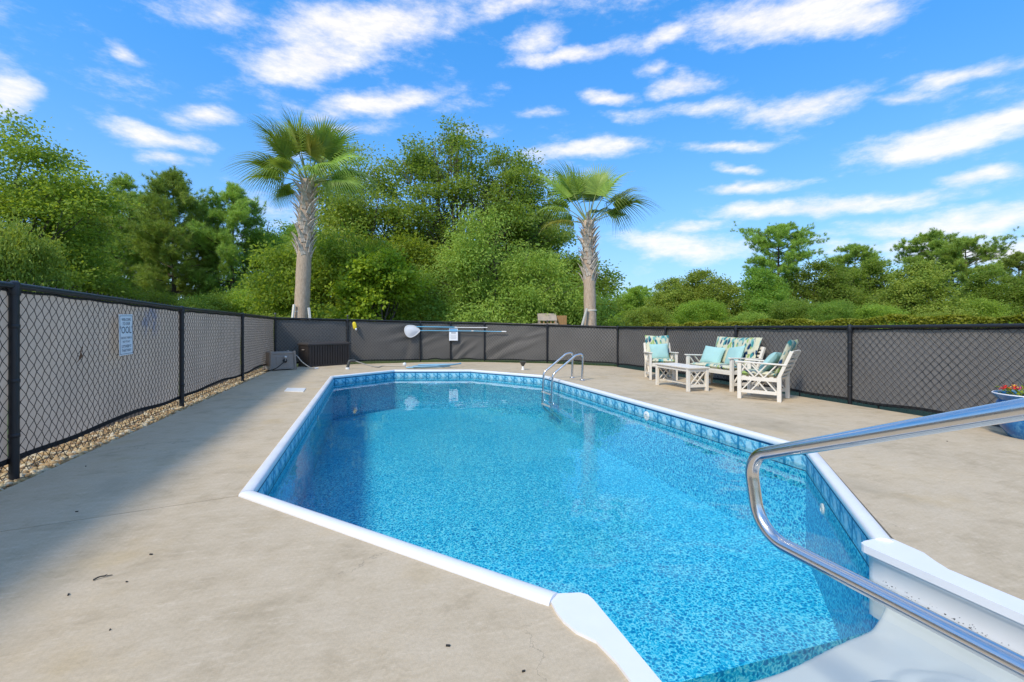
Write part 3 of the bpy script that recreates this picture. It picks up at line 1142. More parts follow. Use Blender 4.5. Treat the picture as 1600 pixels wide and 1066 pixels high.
# ladder
def ladder():
    t = thing('pool_ladder', 'bent stainless steel pool ladder on the right pool edge', 'ladder', (4.5, 9.35, 0))
    for v in (-.26, .26):
        path = fillet([(0, v, 0), (.02, v, .60), (-.16, v, .56), (-.70, v, .15), (-.74, v, -.62), (-.36, v, -.95)], [.12, .10, .16, .10], 10)
        mb = MB(); mb.tube(path, .0245, 14)
        mb.build('rail', M['steel'], t, True, 60)
        mb = MB(); mb.lathe([(.06, 0), (.06, .012), (.032, .03), (.026, .03)], 20, (0, v, 0)); mb.build('flange', M['steel'], t, True, 40)
    for z in (-.28, -.55):
        mb = MB(); mb.box((-.735, 0, z), (.075, .50, .022), bev=.006); mb.build('tread', M['white_plastic'], t)


ladder()

# skimmer lid
mb = MB()
a = [gp(444, 612), gp(474, 613), gp(478, 607.5), gp(449, 607)]
mb = poly_fill(a, .012, .012)
o = mb.build('skimmer_lid', M['white_plastic'])
tag(o, 'flat white skimmer lid set in the concrete left of the pool', 'lid')


# ------------------------------------------------------------------ fences
def fence(name, label, pts, scr, skip_first=False, thin=(), caps=(), zig_over=.03, wrinkle=None, seed=1, foot=None, side=1.0, rad=.0029):
    t = thing(name, label, 'fence', (pts[0][0], pts[0][1], 0))
    inv = Matrix.Translation((-pts[0][0], -pts[0][1], 0))

    def part(o):
        o.parent = t; o.matrix_parent_inverse = inv; return o
    rng = np.random.default_rng(seed)
    wire_v, wire_f, nv = [], [], 0
    P2 = [Vector((p[0], p[1])) for p in pts]
    for i, p in enumerate(pts):
        if skip_first and i == 0: continue
        r = .031 if i not in thin else .025
        mb = MB()
        mb.tube([(p[0], p[1], -.06), (p[0], p[1], p[2] - .03)], r, 16)
        part(mb.build('post', M['black_paint'], None, True, 50))
        mb = MB()
        mb.lathe([(r + .006, -.085), (r + .008, -.075), (r + .008, -.01), (r + .002, .016), (.012, .030)], 16, (p[0], p[1], p[2] - .008))
        part(mb.build('post_cap', M['black_paint'], None, True, 40))
        for zc in (.22, .5, .78):
            mb = MB(); mb.lathe([(r + .001, -.016), (r + .004, -.012), (r + .004, .012), (r + .001, .016)], 14, (p[0], p[1], p[2] * zc), cap=False)
            part(mb.build('clamp_band', M['black_paint'], None, True, 40))
        if i in caps:
            mb = MB()
            mb.lathe([(.012, 0), (.012, .07), (.045, .085), (.035, .10), (.006, .135)], 12, (p[0], p[1], p[2] + .015))
            part(mb.build('finial', M['dark_plastic'], None, True, 40))
    w, h = .095, .116
    for i in range(len(pts) - 1):
        a, b = Vector(pts[i]), Vector(pts[i + 1])
        d = Vector((b.x - a.x, b.y - a.y, 0)); L = d.length; d.normalize()
        out = Vector((-d.y, d.x, 0)) * side            # away from the pool
        mb = MB(); mb.tube([(a.x, a.y, a.z - .015), (b.x, b.y, b.z - .018)], .0245, 14)
        part(mb.build('top_rail', M['black_paint'], None, True, 50))
        # screen cloth with folds
        nx, nz = max(24, int(L * 14)), 22
        s = np.linspace(0, 1, nx); q = np.linspace(0, 1, nz)
        SX, Q = np.meshgrid(s, q)
        fx = foot if foot is not None else .07
        sag = .030 * np.sin(np.pi * SX) ** 2 * rng.uniform(.3, 1.2) + .010 * np.sin(SX * rng.uniform(9, 14) + rng.uniform(0, 6))
        zb = fx + sag
        ztop = (a.z + (b.z - a.z) * SX) - .045 - .010 * np.abs(np.sin(SX * L * 5.2 + rng.uniform(0, 6)))
        Zc = zb + (ztop - zb) * Q
        off = .036 + .010 * np.sin(SX * L * 2.1 + Q * 3 + rng.uniform(0, 6)) * np.sin(np.pi * Q) + .006 * np.sin(SX * L * 6.3 - Q * 5)
        if wrinkle and i in wrinkle:
            for (cs, cq, ang, amp, fr, ext) in wrinkle[i]:
                xx = (SX - cs) * L; yy = (Q - cq) * 1.3
                along = xx * math.cos(ang) + yy * math.sin(ang); acr = -xx * math.sin(ang) + yy * math.cos(ang)
                off += amp * np.exp(-(along / ext) ** 2) * np.exp(-(acr / .30) ** 2) * (np.sin(acr * fr) + .4 * np.sin(acr * fr * 1.9 + 1)) 
        off = np.maximum(off, .018)
        X = a.x + d.x * L * SX + out.x * off; Y = a.y + d.y * L * SX + out.y * off
        V = np.stack([X, Y, Zc], -1).reshape(-1, 3)
        idx = np.arange(nx * nz).reshape(nz, nx)
        F = np.stack([idx[:-1, :-1], idx[:-1, 1:], idx[1:, 1:], idx[1:, :-1]], -1).reshape(-1, 4)
        part(link('privacy_screen', np_mesh('privacy_screen', V, F, True), scr))
        # hem along the foot and the head of the cloth
        for row, name_, rr in ((0, 'bottom_hem', .017), (nz - 1, 'top_hem', .009)):
            pth = [Vector((X[row, k], Y[row, k], Zc[row, k])) - out * .004 for k in range(nx)]
            mb = MB()
            vs = []
            for k, p in enumerate(pth):
                vs += [p + UP * rr * 1.2 - out * .004, p + UP * rr * 1.2 + out * .004, p - UP * rr * 1.2 + out * .004, p - UP * rr * 1.2 - out * .004]
            fs = []
            for k in range(nx - 1):
                for e in range(4):
                    fs.append((k * 4 + e, k * 4 + (e + 1) % 4, (k + 1) * 4 + (e + 1) % 4, (k + 1) * 4 + e))
            mb.add(vs, fs)
            part(mb.build(name_, M['black_cloth']))
        # chain link wires, three-sided, zigzagging up the bay
        nw = int(round(L / (w / 2)))
        ww = L / nw
        for k in range(nw):
            x0 = k * ww
            zt_ = (a.z + (b.z - a.z) * (x0 / L)) + zig_over
            ns = int((zt_ - .012) / (h / 2)) + 1
            kk = np.arange(ns + 1)
            par = (kk + k) % 2
            xs = x0 + np.where(par == 0, 0, ww) + rng.normal(0, .0012, ns + 1)
            zs = .012 + kk * ((zt_ - .012) / ns)
            o2 = .006 + .004 * np.where(par == 0, 1, -1) * np.where(k % 2 == 0, 1, -1)
            cx = a.x + d.x * xs + out.x * (o2 + .004); cy = a.y + d.y * xs + out.y * (o2 + .004)
            ctr = np.stack([cx, cy, zs], -1)
            ring = np.array([[d.x * math.cos(t_) + out.x * math.sin(t_), d.y * math.cos(t_) + out.y * math.sin(t_), 0] for t_ in (0.5, 2.6, 4.7)]) * rad
            VV = (ctr[:, None, :] + ring[None]).reshape(-1, 3)
            base = nv + np.arange(ns)[:, None] * 3
            for e in range(3):
                f = (e + 1) % 3
                wire_f.append(np.stack([base[:, 0] + e, base[:, 0] + f, base[:, 0] + 3 + f, base[:, 0] + 3 + e], -1))
            wire_v.append(VV); nv += len(VV)
        mb = MB(); mb.tube([(a.x + out.x * .01, a.y + out.y * .01, .05), (b.x + out.x * .01, b.y + out.y * .01, .05)], .003, 6)
        part(mb.build('tension_wire', M['black_wire']))
    o = part(link('chain_link_mesh', np_mesh('chain_link_mesh', np.concatenate(wire_v), np.concatenate(wire_f)), M['black_wire']))
    o['kind'] = 'stuff'
    return t


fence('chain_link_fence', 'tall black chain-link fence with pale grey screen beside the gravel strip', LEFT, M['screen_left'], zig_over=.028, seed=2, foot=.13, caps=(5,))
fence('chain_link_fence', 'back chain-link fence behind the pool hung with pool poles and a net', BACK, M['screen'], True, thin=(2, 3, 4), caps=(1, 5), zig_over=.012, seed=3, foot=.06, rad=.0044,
      wrinkle={1: [(.82, .72, .25, .05, 16, .7), (.85, .25, 1.3, .05, 9, .5)], 2: [(.4, .62, .35, .045, 18, .6)], 3: [(.35, .2, .7, .05, 20, .45)],
               4: [(.30, .25, .55, .075, 15, .75), (.6, .45, .45, .05, 14, .6), (.8, .8, .3, .03, 16, .5)]})
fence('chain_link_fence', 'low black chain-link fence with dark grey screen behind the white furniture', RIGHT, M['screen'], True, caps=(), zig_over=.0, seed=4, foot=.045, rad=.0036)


# ------------------------------------------------------------------ signs
def text_mesh(s, size, name='lettering'):
    cu = bpy.data.curves.new(name, 'FONT')
    cu.body = s; cu.size = size; cu.align_x = 'CENTER'; cu.align_y = 'CENTER'
    cu.resolution_u = 2
    tmp = bpy.data.objects.new('tmp', cu); C.objects.link(tmp)
    bpy.context.view_layer.update()
    me = bpy.data.meshes.new_from_object(tmp.evaluated_get(bpy.context.evaluated_depsgraph_get()))
    bpy.data.objects.remove(tmp); bpy.data.curves.remove(cu)
    me.name = name
    return me


def ool_sign():
    w, h = .30, .455
    t = thing('welcome_sign', 'white sign reading WELCOME TO OUR "OOL" wired to the left fence', 'sign', (-2.585, 6.17, 1.09))
    t.rotation_euler = (R_(90), R_(-1.5), R_(90))
    mb = MB(); mb.box((0, 0, 0), (w, h, .006), bev=.002); mb.build('sign_board', M['sign_white'], t)
    mb = MB()
    for (c, s) in (((0, h / 2 - .016, .0045), (w - .02, .004, .001)), ((0, -h / 2 + .016, .0045), (w - .02, .004, .001)), ((-w / 2 + .012, 0, .0045), (.004, h - .036, .001)), ((w / 2 - .012, 0, .0045), (.004, h - .036, .001))):
        mb.box(c, s)
    mb.build('border_line', M['navy'], t)
    for (s, size, y, sx) in (('WELCOME', .042, .168, 1.0), ('TO OUR', .042, .122, 1.0), ('"OOL"', .105, .050, 1.0), ('NOTICE THERE IS', .030, -.035, 1), ('NO "P" IN IT', .030, -.078, 1), ("LET'S KEEP IT", .040, -.130, .9), ('THAT WAY', .040, -.176, 1)):
        o = link('lettering', text_mesh(s, size), M['navy'], t)
        o.location = (0, y, .0045); o.scale = (sx, 1.08, 1)
    for (x, y) in ((-.13, .21), (.13, .21), (-.13, -.21), (.13, -.21)):
        mb = MB(); mb.tube([(x, y, -.03), (x, y, .007)], .003, 6); mb.build('wire_tie', M['black_wire'], t)


ool_sign()


def on_back(px, z, off=.05):
    """a point on the pool side of the back fence seen in column px"""
    k = math.tan(0)
    X = (px - 800) / FPX
    c, s = math.cos(YAW), math.sin(YAW)
    dx, dy = X * c + s, -X * s + c
    for i in range(len(BACK) - 1):
        a, b = Vector(BACK[i][:2]), Vector(BACK[i + 1][:2])
        e = b - a
        den = dx * e.y - dy * e.x
        tt = (a.x * e.y - a.y * e.x) / den
        q = (dx * a.y - dy * a.x) / (-den) if False else None
        p = Vector((dx * tt, dy * tt))
        f = (p - a).dot(e) / e.length_squared
        if -.001 <= f <= 1.001:
            nn = Vector((e.y, -e.x)).normalized()
            return Vector((p.x + nn.x * off, p.y + nn.y * off, z)), e.normalized(), nn, tt
    return None


def bpt(px, py, off=.05):
    p, e, nn, D = on_back(px, 0, off)
    p.z = zt(py, D)
    return p


def rules_sign():
    p, e, nn, D = on_back(709, 0, .075)
    w, h = 13.6 * D / FPX, 19.5 * D / FPX
    t = thing('pool_sign', 'small white sign with a blue heading hung by the pool poles', 'sign', (p.x, p.y, zt(522.5, D)))
    t.rotation_euler = (R_(90), 0, math.atan2(e.y, e.x))
    mb = MB(); mb.box((0, 0, 0), (w, h, .006), bev=.002); mb.build('sign_board', M['sign_white'], t)
    mb = MB(); mb.box((0, h * .31, .0042), (w * .86, h * .24, .0012)); mb.build('heading_panel', M['sign_blue'], t)
    mb = MB(); mb.box((0, h * .11, .0042), (w * .55, h * .055, .0012)); mb.build('print_line', M['navy'], t)
    for k, y in enumerate((-.06, -.15, -.24, -.33)):
        mb = MB(); mb.box((0, h * y, .0042), (w * (.62 if k % 2 else .72), h * .03, .0012)); mb.build('print_line', M['grey_print'], t)
    mb = MB(); mb.tube([(-w * .4, h * .5 - .01, -.03), (-w * .4, h * .5 - .01, .006)], .004, 6); mb.tube([(w * .4, h * .5 - .01, -.03), (w * .4, h * .5 - .01, .006)], .004, 6)
    mb.build('hook', M['black_wire'], t)


rules_sign()


# ------------------------------------------------------------------ pool tools hung on the back fence
def pole_path(pts, off):
    return [bpt(px, py, off) for (px, py) in pts]


def tools():
    # leaf skimmer on the lower blue pole
    p0 = bpt(643, 518, .09)
    t = thing('leaf_skimmer', 'long blue pool pole with a white leaf net, hung on the back fence', 'skimmer net', p0)
    inv = Matrix.Translation(-p0)

    def part(o):
        o.parent = t; o.matrix_parent_inverse = inv; return o
    outl = [(631.5, 515), (633, 511), (637, 508.8), (644, 508.8), (650, 511), (655.5, 516.5), (652, 521), (647, 525), (641, 527.2), (636, 525.5), (632.5, 520.5)]
    loop = spline([bpt(x, y, .09) for (x, y) in outl], 4, True)
    mb = MB(); mb.tube(loop, .012, 8, closed=True); part(mb.build('net_frame', M['white_plastic'], None, True))
    c = sum(loop, Vector()) / len(loop)
    nn = on_back(643, 0)[2]
    c2 = c + Vector((nn.x, nn.y, 0)) * .03 - UP * .01
    mb = MB(); n = len(loop)
    mids = [p.lerp(c2, .5) + Vector((nn.x, nn.y, 0)) * .012 for p in loop]
    mb.add(loop + mids + [c2 + Vector((nn.x, nn.y, 0)) * .02], [(i, (i + 1) % n, n + (i + 1) % n, n + i) for i in range(n)] + [(n + i, n + (i + 1) % n, 2 * n) for i in range(n)])
    part(mb.build('net_bag', M['net'], None, True))
    mb = MB(); mb.tube(pole_path([(655, 516.7), (702, 517.0), (738, 517.3), (772, 518.0), (786, 518.2)], .085), .014, 10); part(mb.build('pole', M['blue_pole'], None, True, 50))
    mb = MB(); mb.tube(pole_path([(737, 517.2), (741, 517.3)], .085), .018, 10); part(mb.build('clamp', M['white_plastic'], None, True, 50))
    mb = MB(); mb.tube(pole_path([(785, 518.0), (792, 518.3)], .085), .019, 10); part(mb.build('pole_grip', M['white_plastic'], None, True, 50))
    # upper pole: blue, then a white end
    p0 = bpt(650, 510.5, .1)
    t2 = thing('telescopic_pole', 'upper telescopic pole, pale blue with a white end, on the back fence', 'pole', p0)
    inv2 = Matrix.Translation(-p0)
    for (pts, mat, nm, r) in (([(650, 510.6), (680, 511), (712, 511.5)], M['blue_pole'], 'outer_tube', .016), ([(712, 511.8), (740, 512), (763, 512)], M['white_plastic'], 'inner_tube', .013), ([(711, 511.6), (715, 511.8)], M['white_plastic'], 'collar', .02)):
        mb = MB(); mb.tube(pole_path(pts, .10), r, 10)
        o = mb.build(nm, mat, None, True, 50); o.parent = t2; o.matrix_parent_inverse = inv2
    # yellow float
    p0 = bpt(554, 509, .08)
    t3 = thing('pool_float', 'small bright yellow foam float tied to the back fence', 'float', p0); t3.scale = (.75, .75, .75)
    mb = MB(); n = 16
    mb.lathe([(.0, -.17), (.045, -.16), (.075, -.10), (.082, 0), (.075, .10), (.045, .16), (.0, .17)], n, cap=False)
    o = mb.build('foam_body', M['yellow'], t3, True); o.rotation_euler = (0, R_(-10), 0); o.scale = (1, .5, 1)
    mb = MB(); mb.tube([(-.03, 0, .15), (-.03, .04, .20), (-.02, .06, .22)], .005, 6); mb.build('tie_cord', M['black_wire'], t3)
    mb = MB(); mb.lathe([(.0, -.05), (.03, -.045), (.04, 0), (.03, .045), (0, .05)], 10, (.06, -.03, -.16), cap=False); mb.build('float_tail', M['white_plastic'], t3, True)


tools()


# ------------------------------------------------------------------ storage box, hose reel
def deck_box():
    ang = R_(34)
    p = Vector((*gp(482.5, 574), 0))
    t = thing('storage_box', 'big dark brown resin storage box in the fence corner', 'storage box', p, ang)
    L_, Wd, H = 1.34, .62, .70
    # body with vertical boards: front and left faces
    mb = MB(); mb.box((L_ / 2, Wd / 2, H * .45 + .02), (L_ - .03, Wd - .03, H * .9)); mb.build('body', M['brown_resin'], t)
    n = 16
    for k in range(n):
        mb = MB(); wv = (L_ - .02) / n
        mb.box((.01 + wv * (k + .5), .004, H * .44 + .03), (wv - .012, .024, H * .84), bev=.004); mb.build('plank', M['brown_resin'], t)
    n = 8
    for k in range(n):
        mb = MB(); wv = (Wd - .02) / n
        mb.box((.004, .01 + wv * (k + .5), H * .44 + .03), (.024, wv - .012, H * .84), bev=.004); mb.build('plank', M['brown_resin'], t)
    mb = MB(); mb.box((L_ / 2, Wd / 2, .03), (L_ + .02, Wd + .02, .06), bev=.01); mb.build('plinth', M['brown_resin'], t)
    # lid: shallow pitched top
    mb = MB()
    e = .03; z0, z1 = H - .06, H - .005
    base = [(-e, -e), (L_ + e, -e), (L_ + e, Wd + e), (-e, Wd + e)]
    top = [(.05, .06), (L_ - .05, .06), (L_ - .05, Wd - .06), (.05, Wd - .06)]
    vs = [(x, y, z0) for x, y in base] + [(x, y, z1 - .012) for x, y in base] + [(x, y, z1 + .025) for x, y in top]
    fs = [(3, 2, 1, 0)] + [(i, (i + 1) % 4, 4 + (i + 1) % 4, 4 + i) for i in range(4)] + [(4 + i, 4 + (i + 1) % 4, 8 + (i + 1) % 4, 8 + i) for i in range(4)] + [(8, 9, 10, 11)]
    mb.add(vs, fs); mb.build('lid', M['brown_lid'], t)
    mb = MB(); mb.box((L_ * .5, -e - .012, z0 + .008), (.22, .022, .028), bev=.008); mb.build('handle', M['dark_rubber'], t)
    mb = MB(); mb.box((-.03, Wd * .45, H * .72), (.02, .14, .03), bev=.006); mb.build('side_handle', M['taupe'], t)


deck_box()


def hose_reel():
    p = Vector((*gp(459, 577.5), 0))
    t = thing('hose_reel', 'taupe plastic hose reel box with a crank beside the storage box', 'hose reel', p, R_(28))
    w, d, h = .58, .46, .52
    # flared panels: front (facing -y) from x=-w..0, right side from y=0..d
    mb = MB()
    fl = .03
    b = [(-w - fl, -fl), (fl, -fl), (fl, d + fl), (-w - fl, d + fl)]
    m_ = [(-w, 0), (0, 0), (0, d), (-w, d)]
    vs = [(x, y, .03) for x, y in b] + [(x, y, h * .84) for x, y in m_]
    mb.add(vs, [(3, 2, 1, 0)] + [(i, (i + 1) % 4, 4 + (i + 1) % 4, 4 + i) for i in range(4)] + [(4, 5, 6, 7)])
    mb.build('housing', M['taupe'], t)
    for (x, y) in ((-w - .01, -.01), (.01, -.01), (.01, d + .01), (-w - .01, d + .01)):
        mb = MB(); mb.bar((x + (fl if x > -.2 else -fl) * .8, y + (fl if y > .2 else -fl) * .8, 0), (x, y, h), .055, .055, bev=.01); mb.build('corner_post', M['taupe'], t)
    mb = MB(); mb.box((-w / 2, d / 2, h * .90), (w + .02, d + .02, .06), bev=.012); mb.build('lid', M['taupe'], t)
    mb = MB(); mb.box((-w / 2, -.012, h * .48), (w * .62, .02, h * .5), bev=.008); mb.build('front_panel', M['taupe'], t)
    mb = MB(); mb.lathe([(.055, 0), (.055, .03), (.03, .05), (.0, .05)], 18, cap=False)
    o = mb.build('crank_hub', M['dark_rubber'], t, True, 40); o.rotation_euler = (R_(90), 0, 0); o.location = (-w * .42, -.02, h * .5)
    mb = MB(); mb.lathe([(.0, -.03), (.03, -.02), (.03, .02), (0, .03)], 12, cap=False)
    o = mb.build('crank_knob', M['white_plastic'], t, True); o.location = (-w * .42, -.08, h * .70)
    mb = MB(); mb.bar((-w * .42, -.07, h * .5), (-w * .42, -.07, h * .70), .03, .012); mb.build('crank_arm', M['taupe'], t)
    mb = MB()
    for k in range(5):
        rr = .13 - .004 * k
        mb.tube([( .006, d * .5 + rr * math.cos(a), h * .60 + rr * math.sin(a) * .8) for a in [2 * math.pi * j / 18 for j in range(18)]], .014 - k * .001, 6, closed=True)
    mb.build('wound_hose', M['hose'], t, True)
    # hose from the side to the deck
    base = p
    rot = Matrix.Rotation(R_(28), 3, 'Z')

    def wp(x, y, z): return base + rot @ Vector((x, y, z))
    pts = [wp(.02, .10, .44), wp(.10, .0, .36), wp(.17, -.12, .22), wp(.30, -.26, .08), wp(.40, -.32, .02), wp(.47, -.30, .018)]
    o_ = thing('garden_hose', 'short pale hose trailing from the hose reel onto the deck', 'hose', wp(.4, -.3, 0))
    mb = MB(); mb.tube(spline(pts, 6), .0145, 8); q = mb.build('hose_run', M['hose'], None, True); q.parent = o_; q.matrix_parent_inverse = Matrix.Translation(-o_.location)
    mb = MB(); mb.tube([wp(.45, -.302, .02), wp(.56, -.285, .022)], .022, 10); q = mb.build('nozzle', M['white_plastic'], None, True, 50); q.parent = o_; q.matrix_parent_inverse = Matrix.Translation(-o_.location)
    pts = [wp(-w * .42, -.07, h * .48), wp(-w * .62, -.20, h * .40), wp(-w * .95, -.26, h * .16), wp(-w * 1.25, -.16, .02), wp(-w * 1.45, .0, .0)]
    mb = MB(); mb.tube(spline(pts, 6), .013, 8)
    tag(mb.build('supply_hose', M['dark_rubber'], None, True), 'black supply hose curling from the reel crank to the gravel', 'hose')


hose_reel()


# ------------------------------------------------------------------ small things at the far end of the deck
def small_fittings():
    p = Vector((*gp(543, 577), 0))
    t = thing('elbow_pipe', 'dark elbow pipe standing on a white socket near the back left coping', 'pipe', p)
    mb = MB(); mb.lathe([(.055, 0), (.055, .03), (.045, .05), (.04, .05)], 16); mb.build('socket', M['white_plastic'], t, True, 40)
    mb = MB(); mb.tube(fillet([(0, 0, .04), (.05, .02, .235), (.20, .05, .225)], .05, 8), .042, 14); mb.build('elbow', M['dark_plastic'], t, True, 50)
    e = p + Vector((.20, .05, .225))
    # vacuum hose lying from the elbow to a coil beyond the coping
    c = Vector((*gp(676, 575.5), .02))
    pts = [e, e + Vector((.25, .05, -.10)), e + Vector((.6, .1, -.2)), Vector((*gp(600, 573), .02)), Vector((*gp(640, 574), .02))]
    mb = MB(); mb.tube(spline(pts, 8), .015, 8)
    tag(mb.build('feed_hose', M['hose'], None, True), 'grey hose running along the deck from the elbow pipe', 'hose')
    loops = []
    for k in range(44):
        a = k * .45
        loops.append(c + Vector((math.cos(a) * (.55 + .10 * math.sin(k * .9)) + .012 * k - .25, math.sin(a) * .22 + .05 * math.cos(k * .7), .004 + .0022 * k)))
    mb = MB(); mb.tube(spline(loops, 4), .020, 8)
    tag(mb.build('vacuum_hose', M['blue_hose'], None, True), 'pale blue vacuum hose coiled on the deck behind the pool', 'hose')
    p = Vector((*gp(632, 573), 0))
    mb = MB(); mb.lathe([(.02, 0), (.035, .012), (.052, .04), (.058, .065), (.05, .10), (.02, .122), (0, .125)], 16, (p.x, p.y, 0), cap=False)
    tag(mb.build('float_ball', M['white_plastic'], None, True), 'small white round float resting on the deck by the back fence', 'float')
    p = Vector((*gp(817, 578), 0))
    t = thing('garden_light', 'little dark cup light on a white foot behind the pool', 'light', p)
    mb = MB(); mb.lathe([(.05, 0), (.035, .02), (.03, .09), (.028, .10)], 14); mb.build('foot', M['white_plastic'], t, True, 40)
    mb = MB(); mb.lathe([(.028, .10), (.05, .14), (.085, .20), (.095, .235), (.07, .225), (.03, .19)], 14); mb.build('cup', M['dark_plastic'], t, True, 40)
    # twig and specks on the near deck
    p = Vector((*gp(160, 904), 0))
    mb = MB(); mb.tube(spline([p + Vector((-.03, -.012, .004)), p + Vector((-.01, .0, .010)), p + Vector((.012, .006, .007)), p + Vector((.034, .012, .005))], 4), [.0035] * 4 + [.003] * 4 + [.002] * 4 + [.001], 6)
    mb.tube([p + Vector((.0, .003, .008)), p + Vector((.012, .016, .010))], .0015, 5)
    tag(mb.build('twig', M['dark_rubber'], None, True), 'small dark twig lying on the near left deck', 'twig')
    rng = np.random.default_rng(9)
    pts = [gp(*q) for q in ((198, 910), (107, 930), (134, 729), (236, 867), (818, 1050), (172, 985), (120, 800), (880, 950), (1480, 690), (1452, 648), (960, 584), (1340, 960), (1212, 745), (700, 1010))]
    mb = MB()
    for (x, y) in pts:
        if .85 < x < 2.5 and .3 < y < 1.8: continue
        a = rng.uniform(0, 3.1); l = rng.uniform(.006, .016)
        mb.box((x, y, .003), (l, l * .4, .005), Matrix.Rotation(a, 3, 'Z'))
    tag(mb.build('leaf_litter', M['dark_rubber']), 'tiny dark bits of leaf litter scattered on the concrete', 'litter', kind='stuff')
    # dry leaf and twig caught in the left fence
    q = Vector((-2.60, 5.35, .0))
    D = (q.x * math.sin(YAW) + q.y * math.cos(YAW))
    mb = MB(); z = zt(557, D)
    mb.add([(-2.615, 5.31, z - .07), (-2.60, 5.34, z - .01), (-2.61, 5.37, z + .06), (-2.598, 5.39, z + .0)], [(0, 1, 2, 3)])
    mb.tube([(-2.61, 5.35, z - .02), (-2.605, 5.40, z + .09)], .003, 5)
    tag(mb.build('dry_leaf', M['brown_leaf']), 'curled brown leaf caught in the left chain-link fence', 'leaf')


small_fittings()


# ------------------------------------------------------------------ garden furniture
def puffy(w, d, t, name, n=14, k=4.0, seed=0):
    """cushion lying in local XY, thickness t along Z, centred"""
    rng = np.random.default_rng(seed)
    s = np.linspace(-1, 1, n)
    X, Y = np.meshgrid(s, s)
    H = (np.clip(1 - np.abs(X) ** k, 0, 1) * np.clip(1 - np.abs(Y) ** k, 0, 1)) ** .5
    H = H + .05 * np.sin(X * 4 + seed) * np.sin(Y * 5 + seed * 2) * H
    pinch = 1 - .06 * (1 - np.abs(Y)) ** 1 * np.abs(X) ** 6
    pinch2 = 1 - .06 * (1 - np.abs(X)) ** 1 * np.abs(Y) ** 6
    top = np.stack([X * w / 2 * pinch, Y * d / 2 * pinch2, H * t / 2], -1).reshape(-1, 3)
    bot = top * np.array([1, 1, -1])
    idx = np.arange(n * n).reshape(n, n)
    F = np.stack([idx[:-1, :-1], idx[:-1, 1:], idx[1:, 1:], idx[1:, :-1]], -1).reshape(-1, 4)
    F2 = F[:, ::-1] + n * n
    return np_mesh(name, np.concatenate([top, bot]), np.concatenate([F, F2]), True)


def seat_frame(t, W_, D_=.58, back_h=.80):
    """white timber seat with crossed side braces; front towards local -y"""
    wl = .05
    hx = W_ / 2 - wl / 2
    yf, yr = -D_ / 2, D_ / 2
    wood = M['white_wood']
    for s in (-1, 1):
        mb = MB(); mb.box((s * hx, yf, .30), (wl, wl + .01, .60), bev=.004); mb.build('front_leg', wood, t)
        mb = MB(); mb.bar((s * hx, yr, 0), (s * hx, yr, .40), wl, wl + .01, Vector((0, 1, 0)), bev=.004)
        mb.bar((s * hx, yr, .395), (s * hx, yr + .17, back_h), wl, wl, Vector((0, 1, 0)), bev=.004); mb.build('rear_leg', wood, t)
        mb = MB(); mb.bar((s * hx, yf - .06, .612), (s * hx, yr + .10, .585), .075, .024, bev=.005); mb.build('armrest', wood, t)
        mb = MB(); mb.bar((s * hx, yf + .02, .13), (s * hx, yr - .02, .13), .026, .055, bev=.003)
        mb.bar((s * hx, yf + .02, .34), (s * hx, yr - .02, .34), .028, .060, bev=.003); mb.build('side_rail', wood, t)
        mb = MB()
        for (y0, y1) in ((yf + .03, yr - .17), (yf + .17, yr - .03)):
            mb.bar((s * hx, y0, .145), (s * hx, y1, .585), .018, .030, Vector((1, 0, 0)))
            mb.bar((s * hx - .006, y1, .145), (s * hx - .006, y0, .585), .018, .030, Vector((1, 0, 0)))
        mb.build('side_brace', wood, t)
    mb = MB(); mb.box((0, yf, .335), (W_ - wl * 2, .028, .07), bev=.003); mb.build('front_rail', wood, t)
    n = 6
    for k in range(n):
        mb = MB(); mb.box((0, yf + .06 + k * (D_ - .08) / (n - 1), .372), (W_ - .02 - 2 * wl, .06, .018), bev=.003); mb.build('seat_slat', wood, t)
    n = 6
    for k in range(n):
        f = .12 + .88 * k / (n - 1)
        y, z = yr + .17 * f, .395 + (back_h - .395) * f
        mb = MB(); mb.box((0, y, z - .02), (W_ - 2 * wl, .018, .040 if k < n - 1 else .06), Matrix.Rotation(-math.atan2(.17, back_h - .395), 3, 'X'), bev=.003); mb.build('back_slat', wood, t)


TILT = math.atan2(.17, .445)


def pad(loc, rz, W_, label, seed, width=.50):
    t = thing('chair_pad', label, 'cushion', loc, rz, 'tropical print seat pads')
    o = link('seat_pad', puffy(W_, .54, .085, 'seat_pad', 16, 8, seed), M['tropical'], t); o.location = (0, -.02, .423)
    o = link('back_pad', puffy(W_ + .03, .62, .085, 'back_pad', 16, 8, seed + 1), M['tropical'], t)
    o.location = (0, .333, .695); o.rotation_euler = (R_(90) - TILT, 0, 0)
    return t


def pillow(loc, rz, tilt, roll, label, seed, s=.42):
    t = link('throw_pillow', puffy(s, s * .92, .15, 'throw_pillow', 16, 3.0, seed), M['aqua'])
    t.location = loc
    t.rotation_euler = (Matrix.Rotation(rz, 3, 'Z') @ Matrix.Rotation(R_(90) - tilt, 3, 'X') @ Matrix.Rotation(roll, 3, 'Z')).to_euler()
    return tag(t, label, 'pillow', 'aqua throw pillows on the garden seats')


def local(loc, rz, p):
    v = Matrix.Rotation(rz, 3, 'Z') @ Vector(p)
    return (loc[0] + v.x, loc[1] + v.y, loc[2] + v.z)


